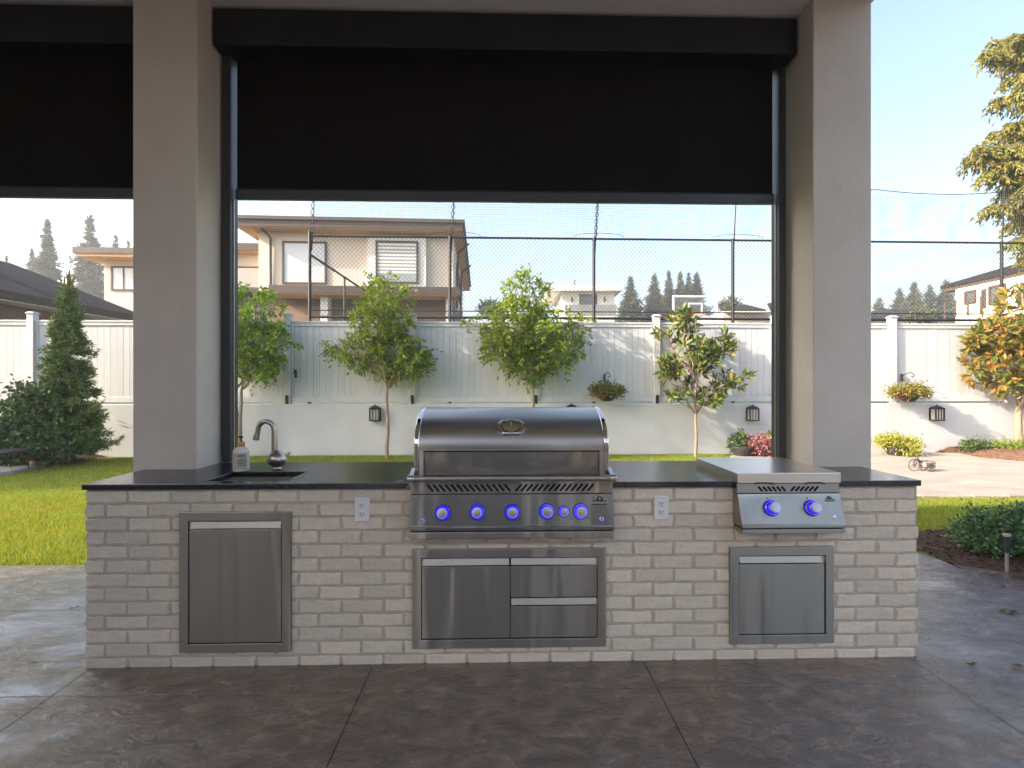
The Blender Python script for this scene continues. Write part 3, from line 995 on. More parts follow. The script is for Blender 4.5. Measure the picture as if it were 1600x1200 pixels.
lid = MB().box(bxc - LW / 2, bxc + LW / 2, 2.392, 2.90, .8865, .938).build('lid', 'lid_steel', sb_, bevel=.004)
for s in (-1, 1):
    hx = bxc + s * .125
    mb = MB().tube([(hx - .05, 2.391, .8815 + (.0 if s > 0 else .004)), (hx - .035, 2.391, .8895), (hx + .035, 2.391, .8895), (hx + .05, 2.391, .8815)], .0028, 6)
    mb.build('lid_slot', 'gap', lid)

# ================================================================== GARDEN WALL AND FENCE
WANG = math.atan(WALL_M)
gw = MB().box(-18, 18, -.06, .20, -.15, .985).build('garden_wall', 'white_wall', bevel=.01)
gw.location = (0, WALL_Y0, 0); gw.rotation_euler = (0, 0, WANG)
tag(gw, 'low white rendered retaining wall running below the board fence', 'wall')

fn = empty('board_fence', (0, WALL_Y0, 0), 'white board fence with capped posts on top of the garden wall', 'fence', rz=WANG)
PX = [-4.085 + 2.393 * k for k in range(-4, 8)]
FZ0, FZ1 = 1.005, 2.575
rf = random.Random(21)
def part_copy(proto, loc, rot=None):
    o = proto.copy(); COL.objects.link(o)
    o.location = loc
    if rot: o.rotation_euler = rot
    return o
p0 = None
for k, x in enumerate(PX):
    if p0 is None:
        p0 = MB().box(-.062, .062, -.062, .062, FZ0 - .02, 2.70).build('post', 'fence', fn, bevel=.006, local=True)
        p0.location = (x, .03, 0)
        pc = MB().box(-.078, .078, -.078, .078, 2.7002, 2.722)
        pc.box(-.058, .058, -.058, .058, 2.7222, 2.742)
        cap0 = pc.build('post_cap', 'fence', p0, bevel=.006, local=True)
    else:
        p = part_copy(p0, (x, .03, 0))
        c = cap0.copy(); COL.objects.link(c); c.parent = p
for k in range(len(PX) - 1):
    a, b = PX[k] + .064, PX[k + 1] - .064
    MB().box(a, b, .0, .075, FZ1 - .022, FZ1 + .012).build('top_rail', 'fence', fn, bevel=.004, local=True)
    MB().box(a, b, .012, .065, FZ1 - .085, FZ1 - .0225).build('top_rail', 'fence', fn, bevel=.004, local=True)
    MB().box(a, b, .006, .07, FZ0 + .02, FZ0 + .115).build('bottom_rail', 'fence', fn, bevel=.004, local=True)
    for s, e in ((a, 1), (b, -1)):
        MB().box(min(s, s + e * .05), max(s, s + e * .05), .018, .065, FZ0 + .1152, FZ1 - .0852).build('side_trim', 'fence', fn, bevel=.003, local=True)
    MB().box(a + .03, b - .03, .055, .064, FZ0 + .1, FZ1 - .07).build('backing_panel', 'fence', fn, local=True)
    nbd = 18
    wd = (b - a - .104) / nbd
    b0 = None
    for i in range(nbd):
        x = a + .052 + wd * (i + .5)
        loc = (x, .032 + rf.uniform(-.002, .002), 0)
        if b0 is None:
            b0 = MB().box(-wd / 2 + .0020, wd / 2 - .0020, 0, .02, FZ0 + .1155, FZ1 - .0855).build('board', 'fence', fn, local=True)
            b0.location = loc
        else:
            part_copy(b0, loc)
for k in (2, 4, 5, 6, 7):
    MB().box(PX[k] - .03, PX[k] + .03, -.046, -.034, FZ0 - .018, FZ0 + .15).build('post_bracket', 'black', fn, local=True)

def fence_pt(px, py, off=0.0):
    Y = WALL_Y0
    for _ in range(4):
        p = W(px, py, Y); Y = wallY(p.x) + off
    return W(px, py, Y)

# lanterns on the wall
def lantern(px, py, label):
    c = fence_pt(px, py, -.14)
    t = empty('wall_lantern', c, label, 'lantern', 'black lanterns on the garden wall', WANG)
    f = MB()
    s = .085
    for x in (-s, s):
        for y in (-s * .8, s * .8):
            f.box(x - .010, x + .010, y - .010, y + .010, -.115, .10)
    for x in (-.028, .028):
        f.box(x - .005, x + .005, -s * .8 - .006, -s * .8 + .006, -.115, .10)
    f.box(-s - .012, s + .012, -s * .8 - .012, s * .8 + .012, -.13, -.112)
    f.box(-s - .012, s + .012, -s * .8 - .012, s * .8 + .012, .098, .112)
    f.build('cage', 'black', t, local=True)
    MB().lathe([(.128, .112), (.10, .135), (.05, .16), (.015, .165), (.012, .185), (.004, .19)], 4, Matrix.Rotation(R(45), 4, 'Z')).build('cap', 'black', t, local=True)
    MB().box(-s + .012, s - .012, -s * .8 + .008, s * .8 - .008, -.11, .096).build('diffuser', surf('lantern_glass', (.42, .40, .36), (.5, .48, .44), 3, .3), t, local=True)
    MB().box(-.05, .05, s * .8, .085, -.08, .06).build('back_plate', 'black', t, local=True)
lantern(586, 647, 'black wall lantern left of the grill beside a slim tree trunk')
lantern(893, 645, 'black wall lantern mostly hidden behind the grill lid')
lantern(1176, 647, 'black wall lantern above the pink flower pot')
lantern(1464, 647, 'black wall lantern on the sunlit wall right of the grey column')

# ================================================================== FOLIAGE
L_green = leafmat('leaf_green', [(.07, .13, .016), (.12, .20, .024), (.20, .27, .03), (.30, .33, .05), (.13, .20, .025)], .4, .45)
L_green2 = leafmat('leaf_green_fresh', [(.07, .16, .018), (.12, .24, .024), (.20, .31, .03), (.29, .35, .045), (.13, .24, .025)], .4, .45)
L_mag = leafmat('magnolia_leaf', [(0.045, 0.083, 0.018), (0.075, 0.128, 0.024), (0.112, 0.165, 0.030), (0.225, 0.150, 0.045), (0.150, 0.210, 0.042), (0.075, 0.120, 0.022)], .2, .5, .25)
L_mag2 = leafmat('rusty_magnolia_leaf', [(.07, .11, .02), (.12, .16, .024), (.36, .13, .025), (.16, .18, .03), (.10, .14, .022), (.30, .16, .035), (.08, .13, .02)], .2, .5, .25)
L_spruce = leafmat('spruce_needles', [(.07, .14, .045), (.11, .20, .06), (.18, .26, .07), (.32, .34, .10), (.09, .16, .065)], .1, .6)
L_sprucetip = leafmat('spruce_new_tips', [(.18, .17, .05), (.25, .20, .07)], .2, .6)
L_far = leafmat('far_conifer', [(.05, .068, .045), (.07, .09, .055), (.10, .115, .07), (.14, .12, .075)], .1, .8, .1)
L_cedar = leafmat('cedar_spray', [(.11, .13, .022), (.17, .19, .032), (.22, .20, .045), (.26, .19, .07), (.13, .15, .028)], .3, .6)
L_shrub = leafmat('shrub_leaf', [(0.038, 0.075, 0.024), (0.068, 0.120, 0.038), (0.105, 0.165, 0.053), (0.090, 0.120, 0.060)], .25, .4)
L_box = leafmat('boxwood_leaf', [(0.028, 0.072, 0.022), (0.044, 0.105, 0.033), (0.077, 0.154, 0.050), (0.110, 0.198, 0.066)], .2, .35, .5)
L_basket = leafmat('basket_leaf', [(.10, .13, .02), (.16, .18, .03), (.22, .22, .04), (.30, .13, .05)], .35, .5)
L_dark_basket = leafmat('basket_leaf_dark', [(.06, .10, .02), (.10, .14, .03), (.14, .17, .03), (.22, .10, .06)], .35, .5)
L_yellow = leafmat('yellow_leaf', [(.25, .26, .03), (.38, .36, .05), (.20, .24, .03), (.45, .40, .08)], .35, .5)
L_pink = leafmat('pink_flower', [(.30, .10, .13), (.38, .15, .20), (.22, .06, .07), (.42, .22, .24), (.14, .14, .04)], .3, .6)
L_red = leafmat('red_flower', [(.5, .06, .03), (.6, .12, .05)], .3, .6)
L_grass = leafmat('grass_blade', [(.14, .20, .024), (.20, .27, .03), (.26, .31, .045), (.33, .33, .085), (.17, .23, .03)], .3, .6, .15, patch=(1.12, .92, .85))

def foliage(name, V, T, mat, parent):
    me = np_mesh(name, V, T)
    return finish(name, me, mat, parent)

def merge(parts):
    V = []; T = []; o = 0
    for v, t in parts:
        V.append(v); T.append(t + o); o += len(v)
    return np.concatenate(V), np.concatenate(T)

def limb(mb, a, b, r0, r1, rng, sag=.0, n=5, wob=.05, sides=6):
    a, b = np.array(a, float), np.array(b, float)
    L = np.linalg.norm(b - a)
    pts = []
    for i in range(n):
        f = i / (n - 1)
        p = a + (b - a) * f
        p = p + rng.normal(size=3) * wob * L * (math.sin(math.pi * f))
        p[2] += sag * L * math.sin(math.pi * f)
        pts.append(p)
    mb.tube([tuple(p) for p in pts], [r0 + (r1 - r0) * i / (n - 1) for i in range(n)], sides)
    return pts

def broadleaf(name, label, base, Y, blobs, fork_py, trunk_r, nclump, per, leaf, wleaf, lmat, seed, spread=.12, rosette=False, multi=1, group='garden trees along the fence', lean=0):
    """young tree: blobs are (px, py, rx, ry) in photo pixels describing the crown's uneven mass, set at distance Y"""
    rng = np.random.default_rng(seed)
    t = empty(name, base, label, 'tree', group)
    sc = Y / F
    B = [(np.array(W(px, py, Y)), rx * sc, ry * sc) for px, py, rx, ry in blobs]
    fork = np.array(W(blobs[0][0], fork_py, Y)); fork[0] = base.x + lean; fork[1] = base.y
    off = base.y - Y
    for i in range(len(B)): B[i][0][1] += off
    mb = MB()
    stems = []
    for k in range(multi):
        a = np.array(base) + np.array((rng.normal() * .04 * (multi > 1), 0, -.05))
        f2 = fork + np.array(((k - (multi - 1) / 2) * .12, 0, 0))
        pts = limb(mb, a, f2, trunk_r, trunk_r * .72, rng, 0, 6, .012, 9)
        stems.append(f2)
    nodes = []
    top = max(b[0][2] + b[2] * .6 for b in B)
    lead = np.array((np.mean([b[0][0] for b in B]), base.y, top))
    tw = MB()
    for f2 in stems:
        pts = limb(mb, f2, lead + rng.normal(size=3) * .1, trunk_r * .6, .008, rng, 0, 7, .03, 7)
        nodes += pts[1:]
        for b in B:
            for j in range(3):
                d = rng.normal(size=3); d /= np.linalg.norm(d)
                tgt = b[0] + d * np.array((b[1], (b[1] + b[2]) / 2, b[2])) * .55
                src = np.array(pts[min(len(pts) - 1, max(0, int((tgt[2] - f2[2]) / max(.1, top - f2[2]) * 3.5)))])
                if tgt[2] < src[2] - .1: src = f2
                q = limb(mb, src, tgt, trunk_r * .42, .006, rng, .05, 6, .05, 6)
                nodes += q[2:]
    nodes = np.array(nodes)
    area = np.array([b[1] * b[2] for b in B]); area /= area.sum()
    P = []; D = []; Ls = []
    for i in range(nclump):
        b = B[rng.choice(len(B), p=area)]
        d = rng.normal(size=3); d /= np.linalg.norm(d)
        rr = rng.uniform(.35, 1.0) ** .6
        ext = np.array((b[1], (b[1] * .6 + b[2] * .4), b[2]))
        lump = 1 + .22 * math.sin(d[0] * 7 + seed) * math.sin(d[2] * 6 + seed * 2)
        c = b[0] + d * ext * rr * lump
        nn = nodes[np.argmin(((nodes - c) ** 2).sum(1))]
        limb(tw, nn, c, .0055, .0025, rng, .06, 4, .06, 4)
        n = int(per * rng.uniform(.6, 1.4))
        if rosette:
            ax = (c - nn); ax /= max(1e-6, np.linalg.norm(ax)); ax[2] += .5; ax /= np.linalg.norm(ax)
            dd = rng.normal(size=(n, 3)); dd /= np.linalg.norm(dd, axis=1, keepdims=True)
            dd = dd + ax * rng.uniform(.2, 1.2, size=(n, 1))
            P.append(c + dd * .02 - ax * rng.uniform(0, .12, size=(n, 1))); D.append(dd)
        else:
            # leaves strung along short drooping shoots
            ns = max(2, n // 9)
            for s in range(ns):
                sd = rng.normal(size=3) + d * .7; sd[2] -= .15; sd /= np.linalg.norm(sd)
                L = spread * rng.uniform(.8, 2.0)
                m = 9
                f = rng.uniform(.1, 1, size=(m, 1))
                pp = c + sd * f * L; pp[:, 2] -= (f[:, 0] ** 2) * L * .35
                ld = sd * .6 + rng.normal(size=(m, 3)) * .75; ld[:, 2] -= .35
                P.append(pp); D.append(ld)
    P = np.concatenate(P); D = np.concatenate(D)
    ln = leaf * rng.uniform(.65, 1.25, size=len(P))
    V, T = leaf_geo(P, D, ln, ln * wleaf, rng, .22)
    mb.build('trunk', 'bark', t, smooth=60)
    tw.build('twigs', 'twig', t, smooth=60)['kind'] = 'stuff'
    foliage('crown', V, T, lmat, t)
    return t

def gbase(px, py, Y):
    p = W(px, py, Y); p.z = max(p.z, 0) if p.z < .35 else 0
    return p

b = gbase(372, 716, 9.25)
broadleaf('maple_tree', 'leafy green young tree partly hidden by the column left of the sink', b, 9.25,
          [(398, 478, 40, 38), (385, 540, 50, 40), (425, 540, 36, 34), (340, 500, 50, 55), (402, 575, 34, 20)], 610, .035, 250, 34, .078, .46, L_green2, 3, multi=2)
b = gbase(605, 716, 9.3)
broadleaf('maple_tree', 'green young tree with slim straight trunk left of the grill', b, 9.3,
          [(606, 468, 36, 46), (590, 505, 46, 34), (622, 545, 48, 36), (560, 545, 40, 28), (612, 572, 44, 18), (650, 568, 20, 18), (520, 535, 12, 14)], 606, .034, 320, 33, .076, .45, L_green, 7)
b = gbase(833, 716, 9.3)
broadleaf('maple_tree', 'broadest green young tree rising behind the grill lid', b, 9.3,
          [(826, 462, 40, 40), (810, 500, 55, 40), (850, 520, 60, 40), (800, 545, 46, 34), (870, 545, 42, 28), (832, 575, 48, 20), (905, 508, 14, 12), (735, 508, 8, 16), (775, 530, 24, 30)], 606, .036, 420, 33, .076, .45, L_green, 12)
b = gbase(1087, 716, 9.3)
broadleaf('magnolia_tree', 'sparse young magnolia with glossy leaves left of the right column', b, 9.3,
          [(1068, 500, 28, 24), (1032, 520, 14, 14), (1130, 540, 18, 20), (1085, 535, 30, 24), (1040, 575, 26, 22), (1075, 580, 30, 20), (1140, 595, 26, 20), (1110, 615, 30, 16), (1052, 612, 22, 12), (1095, 560, 30, 22)], 648, .032, 105, 15, .165, .36, L_mag, 15, rosette=True)
b = W(1592, 697, 9.5)
broadleaf('magnolia_tree', 'bushy magnolia with rust orange leaves at the right picture edge', b, 9.5,
          [(1590, 480, 40, 36), (1560, 520, 44, 40), (1600, 540, 70, 50), (1550, 570, 44, 34), (1590, 600, 60, 24), (1525, 530, 22, 18), (1640, 530, 60, 60), (1650, 590, 50, 34)], 640, .075, 330, 14, .165, .38, L_mag2, 19, rosette=True)

def spruce(name, label, base, H, Rb, seed, mat, n_wh=34, tips=None, needle=.055, group=None, per=16):
    rng = np.random.default_rng(seed)
    t = empty(name, base, label, 'tree', group)
    mb = MB().tube([(base[0], base[1], base[2] - .1), (base[0] + .02, base[1], base[2] + H * .5), (base[0], base[1], base[2] + H * .97)], [.06, .035, .008], 8)
    mb.build('trunk', 'twig', t)
    P = []; D = []; L = []
    TP = []; TD = []
    for k in range(n_wh):
        f = (k + .5) / n_wh
        z = base[2] + H * (.04 + .94 * f)
        rad = Rb * (1 - f) ** .88 * (1.0 if f > .1 else .8 + 2 * f)
        nbh = int(5 + 9 * (1 - f))
        for j in range(nbh):
            a = rng.uniform(0, 2 * math.pi)
            r = rad * rng.uniform(.65, 1.2) + .06
            if rng.random() < .06: r *= 1.35
            ns = max(3, int(r / .045))
            for s in range(ns):
                g = (s + rng.random()) / ns
                p = np.array((base[0] + math.cos(a) * r * g, base[1] + math.sin(a) * r * g, z - .30 * r * g + .22 * r * g * g + rng.normal() * .02))
                m = per // 2 if g < .4 else per
                dd = rng.normal(size=(m, 3)) * .8 + np.array((math.cos(a), math.sin(a), .15)) * .9
                P.append(np.tile(p, (m, 1)) + rng.normal(size=(m, 3)) * .022); D.append(dd)
            if tips and f > .55 and rng.random() < .35:
                TP.append(p); TD.append((math.cos(a) * .25, math.sin(a) * .25, 1))
    P = np.concatenate(P); D = np.concatenate(D)
    ln = needle * rng.uniform(.6, 1.4, size=len(P))
    V, T = leaf_geo(P, D, ln, ln * .22, rng, .1)
    foliage('crown', V, T, mat, t)
    if tips:
        for k in range(18):
            TP.append(np.array((base[0] + rng.normal() * .06, base[1] + rng.normal() * .06, base[2] + H * rng.uniform(.76, .94)))); TD.append((rng.normal() * .08, rng.normal() * .08, 1))
        for k in range(9):
            TP.append(np.array((base[0] + rng.normal() * .05, base[1] + rng.normal() * .05, base[2] + H * rng.uniform(.95, 1.02)))); TD.append((rng.normal() * .12, rng.normal() * .12, 1))
        mb = MB()
        for p, d in zip(TP, TD):
            d = np.array(d); d = d / np.linalg.norm(d); L_ = rng.uniform(.06, .14) if p[2] < base[2] + H * .75 else rng.uniform(.12, .30)
            q = p + d * L_
            mb.tube([tuple(p), tuple(p + (q - p) * .6), tuple(q)], [.011, .013, .003], 5)
        mb.build('new_shoots', L_sprucetip, t)['kind'] = 'stuff'
    return t
bp = W(106, 703, 8.75); bp.z = .10
spruce('columnar_spruce', 'slender columnar spruce with pale upright shoots in the left bed', tuple(bp), 2.98, .50, 4, L_spruce, 38, True, .075, per=26)

def shrub(name, label, cat, base, blobs, n, leaf, wleaf, mat, seed, stems=10, group=None, flowers=None, droop=.2, solid=False):
    """blobs: (dx, dy, dz, rx, ry, rz) in metres about the base"""
    rng = np.random.default_rng(seed)
    t = empty(name, base, label, cat, group)
    bb = np.array(base)
    st = MB()
    vol = np.array([b_[3] * b_[5] for b_ in blobs]); vol = vol / vol.sum()
    for i in range(stems):
        b_ = blobs[rng.choice(len(blobs), p=vol)]
        tgt = bb + np.array(b_[:3]) + rng.normal(size=3) * np.array(b_[3:]) * .35
        limb(st, bb + np.array((rng.normal() * .05, rng.normal() * .05, -.02)), tgt, .008, .003, rng, .08, 5, .05, 5)
    if stems: st.build('stems', 'twig', t)
    nc = n // 14
    P = []; D = []
    for i in range(nc):
        b_ = blobs[rng.choice(len(blobs), p=vol)]
        d = rng.normal(size=3); d /= np.linalg.norm(d)
        rr = rng.uniform(.3, 1) ** (.35 if solid else .5)
        c = bb + np.array(b_[:3]) + d * np.array(b_[3:]) * rr * (1 + .15 * rng.normal())
        if c[2] < bb[2] + .01: c[2] = bb[2] + .01 + rng.random() * .04
        m = 14
        P.append(c + rng.normal(size=(m, 3)) * leaf * .8)
        dd = rng.normal(size=(m, 3)) + d * .8; dd[:, 2] -= droop - .15
        D.append(dd)
    P = np.concatenate(P); D = np.concatenate(D)
    ln = leaf * rng.uniform(.6, 1.3, size=len(P))
    V, T = leaf_geo(P, D, ln, ln * wleaf, rng, .2)
    foliage('foliage', V, T, mat, t)
    if flowers:
        fm, fnn, fs = flowers
        P = []
        for i in range(fnn):
            b_ = blobs[rng.choice(len(blobs), p=vol)]
            d = rng.normal(size=3); d[1] = -abs(d[1]); d /= np.linalg.norm(d)
            c = bb + np.array(b_[:3]) + d * np.array(b_[3:]) * rng.uniform(.9, 1.1)
            P.append(np.tile(c, (5, 1)))
        P = np.concatenate(P)
        V, T = leaf_geo(P, rng.normal(size=P.shape), fs, fs * .8, rng, .2)
        foliage('flowers', V, T, fm, t)
    return t

# left bed: bark mound, leafy shrub beside the spruce
def mound(name, poly_px, h, mat, seed, z=0.0, nseg=26):
    """low heap of bark: ground outline in photo pixels, raised towards its middle, uneven"""
    pts = [G(a, b_, z) for a, b_ in poly_px] if not isinstance(poly_px[0], Vector) else poly_px
    c = sum(pts, Vector((0, 0, 0))) / len(pts)
    out = []
    for i in range(len(pts)):
        a, b_ = pts[i], pts[(i + 1) % len(pts)]
        for s in range(6): out.append(a.lerp(b_, s / 6))
    rings = 9
    vs = []; fs = []
    k = len(out)
    for r_ in range(rings + 1):
        f = 1 - r_ / (rings + .5)
        for p in out:
            q = c.lerp(p, f)
            e = 1 - f
            zz = h * (1 - (1 - min(1, e * 2.2)) ** 2) + mnoise.noise(Vector((q.x * 5, q.y * 5, seed))) * .035 * min(1, e * 5) + mnoise.noise(Vector((q.x * 19, q.y * 19, seed))) * .014
            vs.append((q.x, q.y, z - .01 + zz))
    for r_ in range(rings):
        for j in range(k):
            a = r_ * k + j; b_ = r_ * k + (j + 1) % k
            fs.append((a, b_, b_ + k, a + k))
    fs.append(tuple(rings * k + j for j in range(k)))
    o = MB().add(vs, fs).build(name, mat, smooth=180)
    return structure(o)
def chips(name, o, n, mat, seed, size=.035):
    """loose bark chips scattered on a mound: nobody could count them"""
    rng = np.random.default_rng(seed)
    me = o.data
    fc = [(p.area, [me.vertices[i].co.copy() for i in p.vertices]) for p in me.polygons if len(p.vertices) == 4]
    ar = np.array([a for a, _ in fc]); ar /= ar.sum()
    idx = rng.choice(len(fc), size=n, p=ar)
    P = []
    for i in idx:
        q = fc[i][1]
        u, v = rng.random(), rng.random()
        p = q[0].lerp(q[1], u).lerp(q[3].lerp(q[2], u), v)
        P.append((p.x, p.y, p.z + .004))
    P = np.array(P)
    D = rng.normal(size=(n, 3)); D[:, 2] *= .25
    ln = size * rng.uniform(.4, 1.5, size=n)
    V, T = leaf_geo(P, D, ln, ln * .45, rng, .12, .5)
    o2 = finish(name, np_mesh(name, V, T), mat)
    o2['kind'] = 'stuff'
    tag(o2, None, 'mulch')
    return o2
bark_l = leafmat('bark_chip', [(.03, .018, .012), (.07, .042, .028), (.12, .075, .05)], .0, .9, .1)
bark_d = leafmat('bark_chip_dry', [(.09, .05, .03), (.17, .10, .06), (.26, .16, .10)], .0, .9, .1)
ml = mound('planting_bed', [(180, 706), (165, 715), (130, 725), (85, 728), (30, 727), (-120, 722)] + [(-140, 706), (20, 704), (110, 703)], .10, 'mulch', 2)
tag(chips('bark_mulch', ml, 5000, bark_l, 3), 'dark bark mulch heaped under the spruce', 'mulch')
bs_ = W(28, 705, 8.3); bs_.z = .05
shrub('leafy_shrub', 'loose dark green leafy shrub at the left picture edge', 'shrub', tuple(bs_),
      [(-.15, 0, .35, .5, .4, .34), (.25, .1, .45, .42, .35, .42), (-.45, .1, .55, .4, .35, .45), (.05, .2, .85, .36, .3, .38), (-.1, .2, 1.15, .14, .14, .3), (.3, .15, 1.1, .2, .16, .3), (.5, .0, .25, .3, .25, .2)], 7000, .085, .62, L_shrub, 8, 22)

# low concrete pad with a small metal table and a pink ball
padp = [G(-160, 760), G(20, 742), G(76, 729), G(60, 722.5), G(-100, 722)]
pad = structure(MB().prism_z([(p.x, p.y) for p in padp], -.1, .06).build('seating_pad', surf('pad_concrete', (.27, .26, .25), (.36, .35, .34), 4, .85, .3, 60), bevel=.01))
tb = G(18, 734, .06)
tt = empty('side_table', tb, 'small dark metal table with thin bent legs on the left pad', 'table')
MB().lathe([(.215, .27), (.22, .275), (.22, .29), (.205, .305), (.10, .31)], 24).build('table_top', 'black', tt, local=True, smooth=40)
for k in range(4):
    a = R(45 + 90 * k)
    MB().tube([(.16 * math.cos(a - .3), .16 * math.sin(a - .3), .272), (.19 * math.cos(a), .19 * math.sin(a), 0), (.16 * math.cos(a + .3), .16 * math.sin(a + .3), .272)], .007, 6).build('leg', 'black', tt, local=True)
pb = G(51.5, 727.5, .06)
ball = MB().lathe([(.043 * math.sin(math.pi * i / 12) + 1e-5, .043 - .043 * math.cos(math.pi * i / 12)) for i in range(13)], 18).build('ball', surf('pink_rubber', (.55, .16, .17), (.62, .22, .22), 3, .5), smooth=80)
ball.location = pb
tag(ball, 'small pink ball on the edge of the left concrete pad', 'ball')

# hanging baskets and their hooks
def hook(px, py, label):
    c = fence_pt(px, py, -.02)
    t = empty('plant_hook', c, label, 'hook', 'black hooks on the fence', WANG)
    pts = [(-.04, .02, -.04), (-.045, -.03, .02), (-.03, -.10, .06), (.0, -.17, .07), (.02, -.21, .03), (.02, -.20, -.01), (.005, -.18, -.02), (-.01, -.19, .0)]
    MB().tube(pts, .008, 6).build('bracket', 'black', t, local=True, smooth=60)
    MB().box(-.055, -.025, .0, .03, -.10, .05).build('mount', 'black', t, local=True)
    return t
hook(465, 582, 'black hook on the fence post beside the left leafy tree')
hook(948, 588, 'black hook above the round basket right of the grill')
hook(1413, 588, 'black hook above the basket on the sunlit fence')
def basket(px, py, rx, rz, label, mat, seed):
    c = fence_pt(px, py, -.30)
    t = shrub('hanging_basket', label, 'hanging basket', tuple(c), [(0, 0, 0, rx, rx * .8, rz), (-rx * .45, -.03, -rz * .15, rx * .6, rx * .6, rz * .7), (rx * .5, -.02, -rz * .1, rx * .6, rx * .6, rz * .65)], 2600, .06, .4, mat, seed, 0, 'hanging flower baskets on the fence', (L_red, 26, .03), .3, True)
    MB().lathe([(.09, -rz - .02), (.16, -rz * .6), (.19, -rz * .1)], 18, Matrix.Translation(c)).build('bowl', 'black', t, smooth=60)
    w = MB()
    for k in range(3):
        a = R(120 * k)
        w.tube([(c.x + .17 * math.cos(a), c.y + .17 * math.sin(a), c.z), (c.x, c.y + .12, c.z + .26)], .003, 4)
    w.build('hanger', 'black', t)
basket(949, 613, .26, .15, 'round green hanging basket on the shaded fence right of the grill', L_dark_basket, 31)
basket(1420, 614, .31, .15, 'wide flowering hanging basket on the sunlit fence', L_basket, 32)

# flower pots on the paved court
def pot(px, label, mat, blobs, seed, flowers=None, py=705):
    c = W(px, py, 9.35); c.z = .012
    t = shrub('flower_pot', label, 'flower pot', tuple(c), blobs, 1900, .06, .5, mat, seed, 0, 'flower pots by the garden wall', flowers, .3, True)
    MB().lathe([(.13, 0), (.19, .10), (.215, .16), (.21, .17)], 20, Matrix.Translation(c)).build('pot', surf('dark_pot', (.03, .026, .026), (.05, .045, .045), 6, .6), t, smooth=40)
pot(1188, 'pot of pink flowers half hidden by the right screen track', L_pink, [(0, 0, .21, .28, .24, .13), (-.12, -.05, .15, .2, .18, .12), (.18, -.1, .15, .24, .2, .12)], 41, (L_pink, 40, .04))
pot(1160, 'small green potted plant beside the pink flowers', L_shrub, [(0, .1, .22, .13, .12, .13)], 42)
pot(1218, 'yellow green potted plant behind the right screen track', L_yellow, [(0, .1, .25, .2, .16, .12)], 43)
pot(1400, 'low pot spilling over with yellow green leaves right of the grey column', L_yellow, [(.05, 0, .24, .3, .2, .10), (.16, -.1, .14, .22, .16, .13), (-.2, 0, .26, .16, .14, .08)], 44)

# right bed with two low shrubs, near bed with a clipped bush and a path light
mr = mound('planting_bed', [G(1472, 704), G(1500, 709), G(1530, 716), G(1600, 722), G(1700, 724), Vector((12.5, 9.2, 0)), Vector((12.5, 9.66, 0)), Vector((8.6, 9.66, 0))], .16, 'mulch_dry', 6, .012)
tag(chips('bark_mulch', mr, 3500, bark_d, 9), 'reddish dry bark mulch below the rusty magnolia', 'mulch')
for px, py, rx, rz, s, lb in ((1522, 697, .20, .08, 51, 'low grey green mound plant nearer the lantern in the right bed'), (1580, 711, .40, .09, 52, 'wide low green ground plant below the magnolia trunk')):
    c = W(px, py, 9.35 if s == 51 else 9.2); c.z = .13
    shrub('low_shrub', lb, 'shrub', tuple(c), [(0, 0, .06, rx, rx * .7, rz), (rx * .4, 0, .04, rx * .6, rx * .5, rz * .8)], 1800, .05, .4, L_shrub if s == 51 else L_green, s, 0, 'low shrubs in the right bed', None, .1, True)
near = [Vector((3.42, 4.05, 0)), Vector((3.47, 3.74, 0)), Vector((3.64, 3.60, 0)), Vector((3.88, 3.50, 0)), Vector((4.45, 3.42, 0)), Vector((6.4, 3.35, 0)), Vector((6.4, 4.6, 0)), Vector((4.6, 4.75, 0)), Vector((3.7, 4.5, 0))]
mn = mound('planting_bed', near, .05, 'mulch', 12)
tag(chips('bark_mulch', mn, 5000, bark_l, 13, .03), 'dark bark mulch around the clipped bush on the right', 'mulch')
cb = G(1556, 874)
shrub('clipped_bush', 'dense glossy green clipped bush at the right edge of the patio', 'shrub', (cb.x + .12, cb.y, .0),
      [(.05, .05, .20, .32, .28, .17), (.42, .1, .21, .36, .30, .18), (-.10, .05, .17, .22, .24, .15), (.8, .15, .22, .4, .30, .18), (.25, -.08, .12, .34, .24, .12)], 14000, .030, .6, L_box, 61, 14, None, None, .0, True)
pl = G(1573, 892)
t = empty('path_light', pl, 'slim black bollard light standing before the clipped bush', 'path light')
MB().tube([(0, 0, -.03), (0, 0, .14)], .011, 12).build('post', surf('grey_metal', (.16, .16, .16), (.22, .22, .22), 4, .5), t, local=True, smooth=40)
MB().lathe([(.016, .135), (.020, .138), (.021, .25), (.017, .252)], 14).build('head', 'black', t, local=True, smooth=40)
MB().lathe([(.018, .2521), (.024, .255), (.0245, .268), (.019, .273)], 14).build('cap', surf('grey_cap', (.22, .2, .19), (.28, .26, .25), 4, .5), t, local=True, smooth=40)

